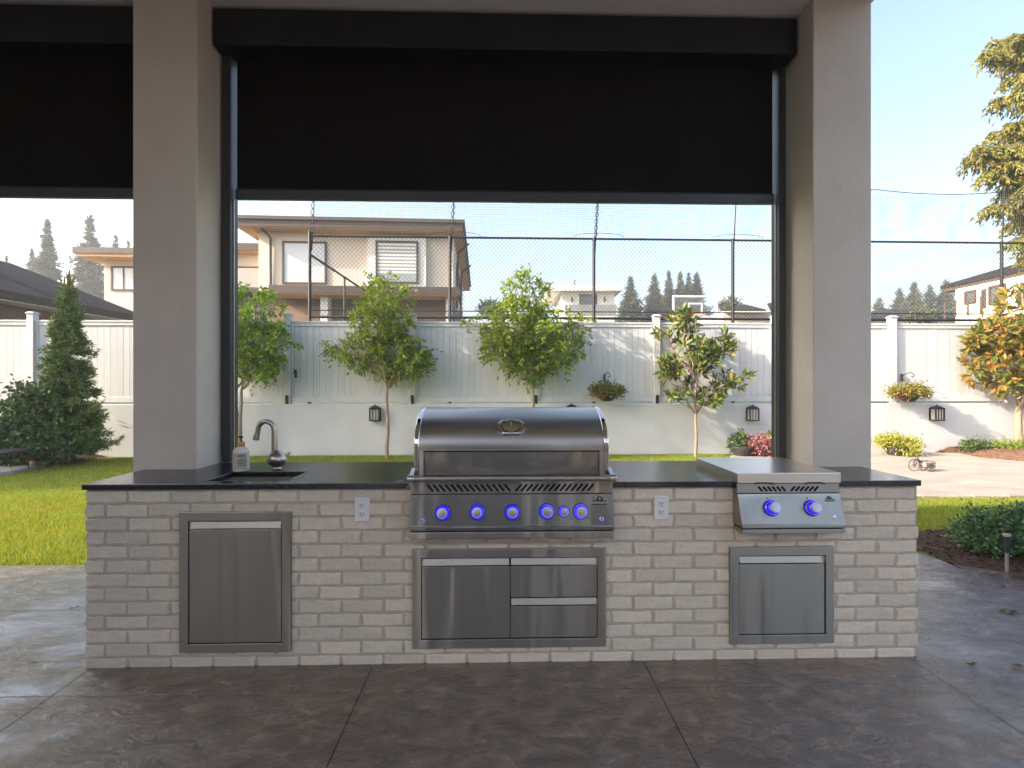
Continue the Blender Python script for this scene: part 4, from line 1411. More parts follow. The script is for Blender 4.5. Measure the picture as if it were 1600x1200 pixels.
# toy cargo bicycle
bb = G(1420, 736, .012); be = G(1464, 738, .012)
bt = empty('toy_tricycle', (bb.x, bb.y, .012), 'small old fashioned metal tricycle planter parked on the sunlit paving', 'tricycle')
iron = surf('dark_iron', (.05, .04, .035), (.09, .07, .06), 10, .6)
Lb = (be - bb).length
def wheel(x, y, r, nsp):
    mb = MB()
    pts = [(x + r * math.cos(2 * math.pi * i / 24), y, r + r * math.sin(2 * math.pi * i / 24)) for i in range(25)]
    mb.tube(pts, .0065, 6, caps=False)
    o = mb.build('wheel', iron, bt, local=True, smooth=60)
    sp = MB()
    for i in range(nsp):
        a = math.pi * i / nsp
        sp.tube([(x + r * math.cos(a), y, r + r * math.sin(a)), (x - r * math.cos(a), y, r - r * math.sin(a))], .0022, 4)
    sp.tube([(x, y - .02, r), (x, y + .02, r)], .012, 8)
    sp.build('spokes', iron, o, local=True)
wheel(.09, 0, .092, 6)
wheel(Lb - .07, -.07, .055, 5)
wheel(Lb - .07, .07, .055, 5)
fr = MB()
fr.tube([(.09, -.02, .092), (.125, -.018, .19), (.145, 0, .26)], .008, 6)
fr.tube([(.09, .02, .092), (.125, .018, .19)], .008, 6)
fr.tube([(.128, 0, .205), (.17, 0, .16), (.185, 0, .10), (.21, 0, .06), (Lb - .07, 0, .055)], .009, 6)
fr.tube([(.17, 0, .16), (.22, 0, .13)], .007, 6)
fr.tube([(Lb - .07, -.075, .055), (Lb - .07, .075, .055)], .006, 6)
fr.build('frame', iron, bt, local=True, smooth=60)
MB().tube([(.215, -.09, .245), (.18, -.07, .262), (.145, 0, .265), (.18, .07, .262), (.215, .09, .245)], .007, 6).build('handlebar', iron, bt, local=True, smooth=60)
cg = MB()
for z in (.065, .095, .125, .15):
    cg.tube([(.21, -.07, z), (Lb - .0, -.07, z), (Lb - .0, .07, z), (.21, .07, z), (.21, -.07, z)], .004, 5)
for i in range(8):
    x = .21 + (Lb - .21) * i / 7
    for y in (-.07, .07): cg.tube([(x, y, .065), (x, y, .15)], .003, 4)
cg.build('basket', iron, bt, local=True)
MB().box(.22, Lb - .01, -.06, .06, .067, .135).build('load', surf('pale_liner', (.52, .48, .42), (.62, .58, .52), 8, .8), bt, local=True, bevel=.012)

# grass blades: left lawn, the strip by the wall, right lawn
rng = np.random.default_rng(77)
def scatter(n, x0, x1, y0, y1, ok):
    x = rng.uniform(x0, x1, n); y = rng.uniform(y0, y1, n)
    k = ok(x, y)
    return np.stack([x[k], y[k], np.full(k.sum(), -.006)], 1)
A = [scatter(90000, -7.4, -2.6, 3.86, 6.4, lambda x, y: (x > -1.12 * y + -.2) & (x < -.62 * y)),
     scatter(60000, -9.6, -3.6, 6.2, 9.4, lambda x, y: (x > -1.05 * y) & (x < -.6 * y)),
     scatter(30000, -4.9, 4.3, 8.4, 9.62, lambda x, y: x == x),
     scatter(50000, 2.9, 6.6, 4.0, 5.84, lambda x, y: (x > .72 * y) & (x < 1.15 * y) & ~((x > 3.5) & (y < 4.55 - .1 * (x - 3.5))))]
P = np.concatenate(A)
D = rng.normal(size=P.shape) * .42; D[:, 2] = 1
D /= np.linalg.norm(D, axis=1, keepdims=True)
V, T = blade_geo(P, D, .045 * rng.uniform(.5, 1.25, size=len(P)), .0055, rng)
gs = finish('grass', np_mesh('grass', V, T), L_grass)
tag(gs, 'short green lawn grass growing around the patio', 'grass', kind='stuff')

# ================================================================== SPORTS COURT FENCE
CFY, CFM = 10.62, .006
def courtY(x): return CFY + CFM * x
cf = empty('chain_link_fence', (0, CFY, .93), 'tall black chain link court fence rising behind the white fence', 'fence')
def cpt(px, py):
    Y = CFY
    for _ in range(3):
        p = W(px, py, Y); Y = courtY(p.x)
    return W(px, py, Y)
rail_z = 4.50
xl, xr = cpt(484, 372).x, cpt(1640, 380).x + 1.5
posts = [cpt(p_, 420).x for p_ in (484, 703, 928, 1145, 1355, 1565)]
for x in posts:
    zt = rail_z + (.10 if x == posts[0] else .02)
    MB().tube([(x, courtY(x), .9), (x, courtY(x), zt)], .034, 10).build('post', 'black', cf, smooth=40)
MB().tube([(xl, courtY(xl), rail_z), (xr, courtY(xr), rail_z - .02)], .024, 8).build('top_rail', 'black', cf, smooth=40)
MB().tube([(xl, courtY(xl), 2.79), (xr, courtY(xr), 2.77)], .028, 8).build('bottom_rail', 'black', cf, smooth=40)
MB().tube([(xl, courtY(xl), 2.93), (xr, courtY(xr), 2.91)], .011, 6).build('tension_wire', 'black', cf)
def diag_wires(x0, x1, z0, z1, yf, pitch=.088, r=.0034):
    m = MB()
    h = z1 - z0; sl_ = .93
    for s in (-1, 1):
        x = x0 - h
        while x < x1 + h:
            a = [(x, z0), (x + s * h * sl_, z1)]
            (ax, az), (bx_, bz) = a
            # clip to the bay
            def clip(px_, pz_, qx, qz, lim, lo):
                f = (lim - px_) / (qx - px_)
                return lim, pz_ + (qz - pz_) * f
            lo_, hi_ = min(ax, bx_), max(ax, bx_)
            if hi_ > x0 + .001 and lo_ < x1 - .001:
                if ax < x0: ax, az = clip(ax, az, bx_, bz, x0, 1)
                if bx_ < x0: bx_, bz = clip(bx_, bz, ax, az, x0, 1)
                if ax > x1: ax, az = clip(ax, az, bx_, bz, x1, 0)
                if bx_ > x1: bx_, bz = clip(bx_, bz, ax, az, x1, 0)
                m.tube([(ax, yf(ax) - .02 + s * .002, az), (bx_, yf(bx_) - .02 + s * .002, bz)], r, 3, caps=False)
            x += pitch
    return m
ml_ = diag_wires(xl, xr, 2.70, rail_z - .01, courtY).build('chain_link_mesh', 'black', cf)
ml_['kind'] = 'stuff'
# side run of the court fence going away, lower
sxx = xl + .05
MB().tube([(sxx, courtY(sxx), 4.08), (sxx + .1, 18.5, 4.08)], .026, 8).build('side_rail', 'black', cf)
for yy in (12.75, 15.2, 17.6):
    MB().tube([(sxx + .01, yy, .9), (sxx + .01, yy, 4.08)], .026, 8).build('side_post', 'black', cf)

# ball netting above the fence, hung from thin poles with twisted ropes
nt_ = empty('ball_netting', (0, CFY, rail_z), 'fine black ball netting hung on thin poles above the court fence', 'netting')
net_top = 5.62
m = MB()
r_ = .0021
x = xl
while x < xr:
    m.tube([(x, courtY(x), rail_z + .03), (x + .01 * math.sin(x * 3), courtY(x) + .02 * math.sin(x * 2.1), net_top - .09 * (1 - (2 * ((x - posts[0]) / 3.06 % 1) - 1) ** 2))], r_, 3, caps=False)
    x += .048
z = rail_z + .04
while z < net_top - .1:
    pts = []
    x = xl
    while x <= xr:
        pts.append((x, courtY(x) + .02 * math.sin(x * 2.1), z + .03 * math.sin(x * 1.7 + z * 5) * .6 - .03 * (1 - (2 * ((x - posts[0]) / 3.06 % 1) - 1) ** 2)))
        x += .25
    m.tube(pts, r_, 3, caps=False)
    z += .048
o = m.build('net_threads', 'black', nt_); o['kind'] = 'stuff'
pts = []
x = xl
while x <= xr:
    pts.append((x, courtY(x), net_top + .01 - .09 * (1 - (2 * ((x - posts[0]) / 3.06 % 1) - 1) ** 2))); x += .15
MB().tube(pts, .009, 5).build('top_cable', 'black', nt_)
for i, x in enumerate(posts):
    MB().tube([(x + .03, courtY(x) + .03, rail_z - .3), (x + .10, courtY(x) + .03, net_top + .05)], .012, 6).build('pole', 'black', nt_)
    if i < 3:
        for ph in (0, math.pi):
            pts = [(x + .03 + .07 * (k / 40) + .035 * math.sin(k * .62 + ph), courtY(x) - .01, rail_z + .02 + 1.1 * k / 40) for k in range(41)]
            MB().tube(pts, .008, 5).build('rope', 'black', nt_)
    if i in (1, 2, 3):
        pts = [(x + .55 * math.cos(a_) * (1 if a_ else 1) + .1, courtY(x) - .03, rail_z + .02 + .09 * math.sin(a_)) for a_ in [math.pi * k / 10 for k in range(11)]]
        MB().tube(pts, .006, 4).build('rope', 'black', nt_)

# basketball hoop
hc = W(1086, 478, 19.5)
hp = empty('basketball_hoop', (hc.x, 19.5, .93), 'clear framed basketball backboard with orange rim beyond the court fence', 'basketball hoop')
white = MT['plastic']
w2, h2 = .9, .46
bd = frame_mb(hc.x - w2, hc.x + w2, hc.z - h2, hc.z + h2 * .9, .07, 19.48, 19.52).build('backboard_frame', white, hp)
frame_mb(hc.x - .29, hc.x + .29, hc.z - h2 + .08, hc.z + .02 + .1, .06, 19.47, 19.479).build('target_frame', white, bd)
gm, gnt, gout = new_mat('backboard_glass')
tr_ = N(gnt, 'ShaderNodeBsdfTransparent'); gl_ = N(gnt, 'ShaderNodeBsdfGlossy'); gl_.inputs['Roughness'].default_value = .05
mx_ = N(gnt, 'ShaderNodeMixShader'); mx_.inputs[0].default_value = .08
gnt.links.new(tr_.outputs[0], mx_.inputs[1]); gnt.links.new(gl_.outputs[0], mx_.inputs[2]); gnt.links.new(mx_.outputs[0], gout.inputs[0])
MB().box(hc.x - w2 + .07, hc.x + w2 - .07, 19.49, 19.51, hc.z - h2 + .07, hc.z + h2 * .9 - .07).build('glass_pane', gm, bd)
MB().tube([(hc.x + .28 * math.cos(R(15 * k)), 19.2 + .28 * math.sin(R(15 * k)), hc.z - .38) for k in range(25)], .02, 6, caps=False).build('rim', surf('orange_rim', (.55, .10, .04), (.62, .14, .06), 4, .5), hp)
MB().tube([(hc.x, 19.7, hc.z - .3), (hc.x, 20.6, hc.z - .8), (hc.x, 20.6, .9)], .07, 8).build('stand', 'black', hp)
nn = MB()
for k in range(10):
    a = R(36 * k)
    nn.tube([(hc.x + .28 * math.cos(a), 19.2 + .28 * math.sin(a), hc.z - .38), (hc.x + .16 * math.cos(a + .3), 19.2 + .16 * math.sin(a + .3), hc.z - .75)], .008, 4)
nn.build('net', white, hp)

# ================================================================== HOUSES
def hwindow(t, x0, x1, z0, z1, y, pane='glass_light', fr=.07, mull=(), blinds=0, axis='y'):
    """window frame proud of a wall at y (facing -y); pane and bars are its pieces"""
    w_ = frame_mb(x0, x1, z0, z1, fr, y - .06, y + .02).build('window', 'brown_trim', t, local=True)
    MB().box(x0 + fr, x1 - fr, y - .025, y - .005, z0 + fr, z1 - fr).build('pane', pane, w_, local=True)
    for mx in mull:
        MB().box(mx - .03, mx + .03, y - .05, y - .026, z0 + fr, z1 - fr).build('mullion', 'brown_trim', w_, local=True)
    for k in range(blinds):
        zz = z1 - fr - (z1 - z0 - 2 * fr) * (k + .5) / blinds * .8
        MB().box(x0 + fr, x1 - fr, y - .031, y - .0255, zz - .045, zz + .03).build('blind_slat', 'white_house', w_, local=True)
    return w_

# main cream house beyond the court; local frame: x along facade, y away
HY = 20.0
hl = W(404, 400, HY)
H1 = empty('modern_house', (hl.x, HY, .93), 'cream two storey house with flat brown roof edge behind the court fence', 'house', 'houses beyond the garden', rz=R(2.2))
S = HY / F
fx = lambda px: (px - 404) * S
fz = lambda py: CAM_H - (py - 600) * S - .93
Wd_ = fx(703)
MB().box(0, Wd_, 0, 11.5, fz(456), fz(362)).build('upper_wall', 'cream', H1, local=True)
MB().box(.3, Wd_ - .02, .5, 11.3, -.2, fz(456) - .01).build('lower_wall', 'brown_wall', H1, local=True)
MB().box(fx(571), fx(661), -.22, -.002, fz(452), fz(370)).build('bay', 'white_house', H1, local=True)
# roof: thin slab, fascia in two steps, cedar soffit
rx0, rx1 = fx(377), fx(722)
rf_ = MB().box(rx0, rx1, -.75, 12.3, fz(354), fz(349)).build('roof', 'brown_trim', H1, local=True)
MB().box(rx0 + .08, rx1 - .08, -.67, 12.2, fz(364), fz(354) - .002).build('fascia', 'brown_trim', rf_, local=True)
MB().box(rx0 + .12, rx1 - .12, -.63, 12.1, fz(365.2), fz(364) - .002).build('soffit', 'soffit', rf_, local=True)
sk_ = MB().box(fx(430), fx(713), -.7, .3, fz(464), fz(452)).build('skirt_roof', 'brown_trim', H1, local=True)
MB().box(fx(432), fx(711), -.66, .3, fz(465.5), fz(464) - .002).build('skirt_soffit', 'soffit', sk_, local=True)
for px0, px1 in ((501, 512), (692, 701)):
    MB().box(fx(px0), fx(px1), -.3, .2, -.2, fz(466)).build('pilaster', 'white_house', H1, local=True)
for a_, b__ in ((432, 499), (515, 600), (605, 690)):
    MB().box(fx(a_), fx(b__), .44, .495, -.1, fz(477)).build('garage_door', surf('garage_brown', (.20, .13, .09), (.24, .16, .12), 1, .7), H1, local=True)
hwindow(H1, fx(440), fx(507), fz(445), fz(379), 0)
hwindow(H1, fx(584), fx(649), fz(444), fz(378), -.22, 'glass_mid', blinds=9)
MB().tube([(fx(417), -.5, fz(366)), (fx(423), -.08, fz(374)), (fx(423), -.06, fz(447))], .05, 6).build('downspout', 'brown_trim', H1, local=True)
for yy, zz in ((1.6, 375), (5.5, 375)):
    MB().tube([(Wd_ + .6, yy - .5, fz(366)), (Wd_ + .12, yy, fz(376)), (Wd_ + .08, yy, fz(470))], .05, 6).build('downspout', 'brown_trim', H1, local=True)
for y0 in (2.2, 4.4, 7.5):
    MB().box(Wd_ - .01, Wd_ + .05, y0, y0 + 1.2, fz(440), fz(388)).build('side_window', 'glass_dark', H1, local=True)
# lower wing with a glass balcony on its left
MB().box(fx(240), -.01, 1.6, 9, -.2, fz(383)).build('wing_wall', 'cream', H1, local=True)
MB().box(fx(228), .3, 1.0, 9.5, fz(384), fz(372)).build('wing_roof', 'brown_trim', H1, local=True)
MB().box(fx(231), .28, 1.05, 9.4, fz(385.5), fz(384) - .002).build('wing_soffit', 'soffit', H1, local=True)
MB().box(fx(240), fx(406), .25, 1.6, fz(456), fz(449)).build('balcony_floor', 'brown_trim', H1, local=True)
MB().box(fx(242), fx(404), .30, .33, fz(449), fz(419)).build('balcony_glass', surf('balcony_glass', (.34, .30, .26), (.40, .36, .32), 1, .1, spec=.8), H1, local=True)
MB().tube([(fx(240), .31, fz(417)), (fx(407), .31, fz(417)), (fx(407), .31, fz(450))], .035, 6).build('balcony_rail', 'brown_trim', H1, local=True)
MB().box(fx(380), fx(392), 1.55, 1.598, fz(449), fz(410)).build('balcony_door', 'glass_dark', H1, local=True)

# second cream house, left of the column
HY2 = 24.0
S2 = HY2 / F
hl = W(163, 440, HY2)
H2 = empty('modern_house', (hl.x, HY2, .93), 'cream house with cedar soffit and twin window above the dark roof', 'house', 'houses beyond the garden', rz=R(1.5))
fx2 = lambda px: (px - 163) * S2
fz2 = lambda py: CAM_H - (py - 600) * S2 - .93
MB().box(0, fx2(262), 0, 8, -.2, fz2(411)).build('wall', 'cream', H2, local=True)
r2 = MB().box(fx2(139), fx2(285), -.9, 9, fz2(407), fz2(398)).build('roof', 'brown_trim', H2, local=True)
MB().box(fx2(142), fx2(283), -.85, 8.9, fz2(411), fz2(407) - .002).build('soffit', 'soffit', r2, local=True)
hwindow(H2, fx2(173.5), fx2(210), fz2(457), fz2(419.5), 0, fr=.08, mull=(fx2(192),))

# dark shingled house close behind the fence on the left
H3 = empty('shingle_house', (-17, 15, .93), 'brown house with dark shingle hip roof behind the left fence', 'house', 'houses beyond the garden')
def quad_roof(name, pts, mat, par, th=.14):
    n_ = len(pts)
    m_ = MB().add([tuple(p) for p in pts] + [(p[0], p[1], p[2] - th) for p in pts],
                  [tuple(range(n_)), tuple(range(2 * n_ - 1, n_ - 1, -1))] + [(i, n_ + i, n_ + (i + 1) % n_, (i + 1) % n_) for i in range(n_)])
    return m_.build(name, mat, par)
EX, EZ, RX, RZ = -13.95, 4.0, -18.4, 5.92
quad_roof('roof', [(EX, 10.9, EZ), (EX, 20.2, EZ), (RX, 19.2, RZ), (RX, 13.5, RZ)], 'shingle', H3)
quad_roof('roof', [(EX, 20.2, EZ), (-22, 20.2, EZ), (RX, 19.2, RZ)], 'shingle', H3)
quad_roof('roof', [(EX, 10.9, EZ), (RX, 13.5, RZ), (-22, 10.9, EZ)], 'shingle', H3)
MB().box(EX - .02, EX + .12, 10.8, 20.3, EZ - .22, EZ - .012).build('gutter', 'black', H3)
MB().box(EX - .75, EX - .021, 10.95, 20.1, EZ - .27, EZ - .235).build('soffit', 'white_house', H3)
MB().box(-21.5, EX - .7, 11.5, 19.6, .9, EZ - .272).build('wall', 'brown_wall', H3)
MB().tube([(EX - .05, 14.1, EZ - .2), (EX - .35, 14.1, EZ - .5), (EX - .62, 14.1, EZ - .7), (EX - .62, 14.1, 1)], .07, 8).build('downspout', 'black', H3)
dm = MB()
dm.prism_x([(15.2, 4.75), (16.6, 4.75), (15.9, 5.35)], -17.6, -16.2)
dm.build('roof_dormer', 'shingle', H3)

# white flat roofed house in the middle distance
HY4 = 46.0
S4 = HY4 / F
hl = W(878, 470, HY4)
H4 = empty('white_house', (hl.x, HY4, .93), 'small white house with roof terrace seen above the fence behind the centre tree', 'house', 'houses beyond the garden', rz=R(-2))
fx4 = lambda px: (px - 878) * S4
fz4 = lambda py: CAM_H - (py - 600) * S4 - .93
MB().box(0, fx4(960), 0, 8, -.2, fz4(456)).build('wall', 'white_house', H4, local=True)
r4 = MB().box(fx4(855), fx4(970), -.8, 8.5, fz4(456) + .002, fz4(447.5)).build('roof', 'white_house', H4, local=True)
MB().prism_x([(1, fz4(447)), (4, fz4(442)), (7, fz4(447))], fx4(882), fx4(928)).build('roof_top', 'shingle', r4, local=True)
hwindow(H4, fx4(905), fx4(933), fz4(486), fz4(460), 0, 'glass_dark', .12, (fx4(919),))
for px in (893.5, 944.5):
    MB().box(fx4(px) - .07, fx4(px) + .07, -.15, -.01, fz4(471), fz4(464)).build('wall_lamp', 'black', H4, local=True)
MB().box(fx4(880), fx4(958), -1.6, -1.55, fz4(497), fz4(480)).build('balcony_glass', surf('grey_glass', (.16, .16, .16), (.22, .22, .22), 1, .2, spec=.8), H4, local=True)

# pale bungalow behind the hoop, low roofs further right
H5 = empty('bungalow', (W(1165, 490, 30).x, 30, .93), 'cream bungalow with low grey roof right of the basketball hoop', 'house', 'houses beyond the garden')
x0, x1, xm = W(1122, 490, 30).x, W(1260, 490, 30).x, W(1190, 490, 30).x
zr = lambda py, Y: CAM_H - (py - 600) / F * Y
MB().box(x0 + .3, x1, 30, 38, .9, zr(486, 30)).build('wall', 'cream', H5)
quad_roof('roof', [(x0, 29.5, zr(485, 30)), (xm, 29.5, zr(484, 30)), (xm + 1, 34, zr(474, 34)), (x0 + 3, 34, zr(475, 34))], 'shingle', H5)
quad_roof('roof', [(xm - .2, 28.6, zr(482, 28.6)), (x1 + 2, 28.6, zr(476, 28.6)), (x1 + 2, 33, zr(464, 33)), (xm + 2, 33, zr(472, 33))], 'shingle', H5)
MB().box(x0, x1, 29.4, 29.6, zr(488, 29.6), zr(485.5, 29.6)).build('fascia', 'white_house', H5)
H6 = empty('low_house', (W(1430, 495, 40).x, 40, .93), 'low grey shingle roof seen just over the fence at right', 'house', 'houses beyond the garden')
x0, x1 = W(1340, 490, 40).x, W(1500, 490, 40).x
MB().box(x0, x1, 40, 48, .9, zr(496, 40)).build('wall', 'cream', H6)
MB().prism_x([(39.3, zr(496, 40)), (44, zr(481, 44)), (48.7, zr(496, 40))], x0 + 5, x1).build('roof', 'shingle', H6)
MB().prism_x([(39.5, zr(497, 40)), (43, zr(488, 43)), (47, zr(497, 40))], x0 - 2, x0 + 4.9).build('roof', 'shingle', H6)

# right house, its long sunlit side running away from us
H7 = empty('modern_house', (W(1493, 470, 21.5).x, 16, .93), 'sunlit cream house with overhanging brown eaves at the right edge', 'house', 'houses beyond the garden')
wx = W(1493, 470, 21.5).x
ztop = zr(449, 21.5)
MB().box(wx, wx + 9, 14, 21.5, .9, ztop).build('wall', 'cream', H7)
ex = W(1474, 448, 22.2).x
eb = MB().box(ex, wx + 9, 13.4, 22.2, ztop + .002, ztop + .30).build('eave', 'brown_trim', H7)
quad_roof('roof', [(ex - .05, 13.3, ztop + .32), (ex - .05, 22.3, ztop + .32), (ex + 4.5, 18, ztop + 1.9), (ex + 4.5, 16, ztop + 1.9)], 'shingle', H7)
quad_roof('roof', [(ex - .05, 22.3, ztop + .32), (ex + 10, 22.3, ztop + .32), (ex + 10, 18, ztop + 1.9), (ex + 4.5, 18, ztop + 1.9)], 'shingle', H7)
def side_window(y0, y1, z0, z1, mull=False):
    w_ = MB()
    for a_, b__, c_, d_ in ((y0, y1, z0, z0 + .09), (y0, y1, z1 - .09, z1), (y0, y0 + .09, z0 + .09, z1 - .09), (y1 - .09, y1, z0 + .09, z1 - .09)):
        w_.box(wx - .06, wx - .001, a_, b__, c_, d_)
    if mull: w_.box(wx - .055, wx - .001, (y0 + y1) / 2 - .05, (y0 + y1) / 2 + .05, z0 + .09, z1 - .09)
    o = w_.build('window', 'brown_trim', H7)
    MB().box(wx - .03, wx - .002, y0 + .09, y1 - .09, z0 + .09, z1 - .09).build('pane', 'glass_dark', o)
def side_y(px): # distance along the wall for a photo column
    u = (px - 800) / F
    return wx / (math.tan(math.atan(u) + YAW))
side_window(side_y(1526), side_y(1508), zr(473, 21), zr(452, 21))
side_window(side_y(1541), side_y(1535), zr(480, 20.4), zr(450, 20.4))
side_window(side_y(1572), side_y(1546), zr(474, 20), zr(444, 20), True)
side_window(side_y(1640), side_y(1596), zr(474, 19), zr(440, 19), True)
rl = MB().box(wx - .9, wx - .86, 15, side_y(1507), zr(470, 20.8), zr(469, 20.8))
for px in (1507, 1525, 1545, 1566, 1590):
    rl.tube([(wx - .88, side_y(px), zr(495, 20.8)), (wx - .88, side_y(px), zr(469, 20.8))], .035, 5)
rl.build('balcony_rail', 'brown_trim', H7)

# ================================================================== BACKGROUND TREES
def conifer(px, top_py, Y, wpx, seed, label, base_z=.8, n=None, mat=L_far, name='fir_tree', gappy=.0, group='conifers beyond the houses'):
    rng = np.random.default_rng(seed)
    p = W(px, top_py, Y)
    H = p.z - base_z
    fv = max(.2, (p.z - W(px, 492, Y).z) / H)
    Rb = wpx / F * Y / 2 / fv ** .95
    t = empty(name, (p.x, Y, base_z), label, 'tree', group)
    MB().tube([(p.x, Y, base_z), (p.x, Y, base_z + H * .98)], [Rb * .09, .03], 6).build('trunk', 'twig', t)
    vis = H * .62 if H > 9 else H * .92         # the hidden foot needs few branches
    P = []; D = []; L = []
    lv = 60
    for k in range(lv):
        f = ((k + rng.random() * .8) / lv) ** 1.1
        z = base_z + H * (1 - f * .93)
        rad = Rb * (f ** .95) * rng.uniform(.6, 1.2) + .008 * Rb
        nb_ = int(6 + 10 * f)
        for j in range(nb_):
            if rng.random() < gappy: continue
            a = rng.uniform(0, 2 * math.pi)
            r = rad * rng.uniform(.55, 1.15)
            ns = 5
            zj = rng.normal() * H * .012
            for s in range(ns):
                g = (s + .6) / ns
                q = np.array((p.x + math.cos(a) * r * g, Y + math.sin(a) * r * g, z + zj - r * g * .50 + r * g * g * .26))
                m = 5
                dd = rng.normal(size=(m, 3)) * .6 + np.array((math.cos(a), math.sin(a), -.15))
                P.append(np.tile(q, (m, 1)) + rng.normal(size=(m, 3)) * Rb * .025); D.append(dd)
                L.append(np.full(m, min(Rb, wpx / F * Y * .8) * .24 * (1.15 - .55 * g) * (.25 + .75 * min(1, f / fv))))
    # leader
    P.append(np.tile(np.array((p.x, Y, p.z - .02 * H)), (4, 1))); D.append(np.tile(np.array((0, 0, 1.)), (4, 1)) + rng.normal(size=(4, 3)) * .15); L.append(np.full(4, .035 * H))
    P = np.concatenate(P); D = np.concatenate(D); L = np.concatenate(L) * rng.uniform(.6, 1.3, size=len(P))
    V, T = leaf_geo(P, D, L, L * .38, rng, .15)
    foliage('crown', V, T, mat, t)
conifer(75, 345, 58, 62, 1, 'dense dark fir tallest above the dark roof at left')
conifer(140, 341, 62, 78, 2, 'loose ragged fir beside the left cream house', gappy=.35)
conifer(181, 369, 66, 42, 3, 'small fir tip above the left cream house roof')
conifer(201, 380, 66, 34, 33, 'fir tip just left of the sink column')
conifer(50, 392, 60, 40, 34, 'short fir rising behind the dark shingle roof')
conifer(10, 402, 40, 32, 35, 'yellow green conifer tip at the left picture edge', mat=L_spruce)
conifer(985, 434, 60, 46, 4, 'separate fir left of the row beside the white house')
conifer(1022, 430, 62, 44, 5, 'brownish fir at the left of the row behind the hoop')
conifer(1045, 425, 64, 36, 6, 'slim fir second in the row behind the hoop')
conifer(1063, 426, 64, 36, 7, 'slim fir third in the row behind the hoop')
conifer(1076, 428, 64, 34, 36, 'slim fir fourth in the row behind the hoop')
conifer(1088, 428, 65, 46, 8, 'fir at the right end of the row behind the hoop')
conifer(1374, 468, 70, 40, 9, 'pale small fir just right of the grey column', gappy=.3)
conifer(1405, 453, 68, 36, 10, 'fir left in the group before the right house')
conifer(1428, 443, 66, 44, 11, 'tallest fir in the group before the right house')
conifer(1452, 446, 68, 40, 12, 'thin ragged fir in the group before the right house', gappy=.3)
conifer(1478, 440, 68, 48, 13, 'fir half hidden by the eave of the right house')
conifer(898, 438, 90, 14, 14, 'tiny fir tip over the white house roof')

def far_bush(px, py, rx, ry, Y, seed, label):
    c = W(px, py, Y)
    s = Y / F
    shrub('background_tree', label, 'tree', (c.x, Y, .9), [(0, 0, c.z - .9, rx * s, rx * s, ry * s), (rx * s * .5, 0, c.z - .9 - ry * s * .4, rx * s * .7, rx * s * .7, ry * s)], 2200, .2, .6, L_far, seed, 3, 'broadleaf trees beyond the fence', None, .1)
far_bush(765, 482, 18, 10, 40, 71, 'low hazy tree left of the broadest garden tree')
far_bush(1138, 478, 14, 10, 42, 72, 'low hazy tree right of the basketball hoop')
far_bush(1440, 494, 18, 5, 36, 73, 'low green hedge tree over the fence at right')

# big cedar standing beyond the fence at the right edge; only its drooping boughs reach the picture
rng = np.random.default_rng(5)
ct_ = W(1760, 300, 13.5)
cd = empty('cedar_tree', (ct_.x, 13.5, .93), 'tall cedar with drooping yellow green boughs at the top right', 'tree')
mb = MB()
mb.tube([(ct_.x, 13.5, .5), (ct_.x + .1, 13.5, 7), (ct_.x, 13.5, 15)], [.36, .25, .04], 10)
P = []; D = []; Ls = []
sc = 13.5 / F
boughs = []
def bough(px, py, zoff=1.0, y=13.5, tips=1.0):
    tip = np.array(W(px, py, y))
    root = np.array((ct_.x, 13.5, tip[2] + zoff))
    boughs.append((root, tip))
for a_ in ((1537, 78, .6), (1560, 70, .5), (1556, 152, .9), (1575, 120, .8), (1512, 246, 1.0), (1540, 268, .9), (1560, 250, .8), (1545, 320, .9), (1585, 200, .8), (1590, 300, .7), (1580, 345, .8), (1586, 370, .6), (1597, 392, .5), (1600, 160, .6), (1610, 100, .6), (1620, 260, .6), (1550, 205, .9), (1565, 100, .6)):
    bough(a_[0], a_[1], a_[2], 13.5 + rng.normal() * .5)
    bough(a_[0] + 22 + rng.normal() * 6, a_[1] - 14 + rng.normal() * 8, a_[2], 13.5 + rng.normal() * .7)
for i in range(26):                                   # the rest of the crown, outside the picture
    a = rng.uniform(-1.2, 4.2); z = rng.uniform(3.5, 14); r = 3.6 * (1.05 - z / 16)
    boughs.append((np.array((ct_.x, 13.5, z + .6)), np.array((ct_.x + r * math.cos(a) * (1 if math.cos(a) > 0 else .45), 13.5 + r * math.sin(a), z))))
for root, tip in boughs:
    L = np.linalg.norm(tip - root)
    if tip[2] < 6 and False: continue
    pts = limb(mb, root, tip, .035, .008, rng, -.06, 7, .02, 5)
    pts = np.array(pts)
    ns = int(L * 42)
    for s in range(ns):
        f = rng.uniform(.25, 1.0)
        k = min(5, int(f * 6)); q = pts[k] + (pts[k + 1] - pts[k]) * (f * 6 - k)
        sd = rng.normal(size=3); sd[2] = -.25; sd += (tip - root) / L * .9; sd /= np.linalg.norm(sd)
        sl_ = rng.uniform(.22, .62) * (1.2 - .5 * f)
        m = 22
        g = rng.uniform(0, 1, size=(m, 1))
        pp = q + sd * g * sl_; pp[:, 2] -= (g[:, 0] ** 1.6) * sl_ * .7
        dd = sd * .6 + rng.normal(size=(m, 3)) * .5; dd[:, 2] -= .9
        P.append(pp); D.append(dd)
P = np.concatenate(P); D = np.concatenate(D)
ln = .13 * rng.uniform(.5, 1.4, size=len(P))
V, T = leaf_geo(P, D, ln, ln * .30, rng, .15)
mb.build('trunk', 'bark', cd, smooth=60)
foliage('crown', V, T, L_cedar, cd)

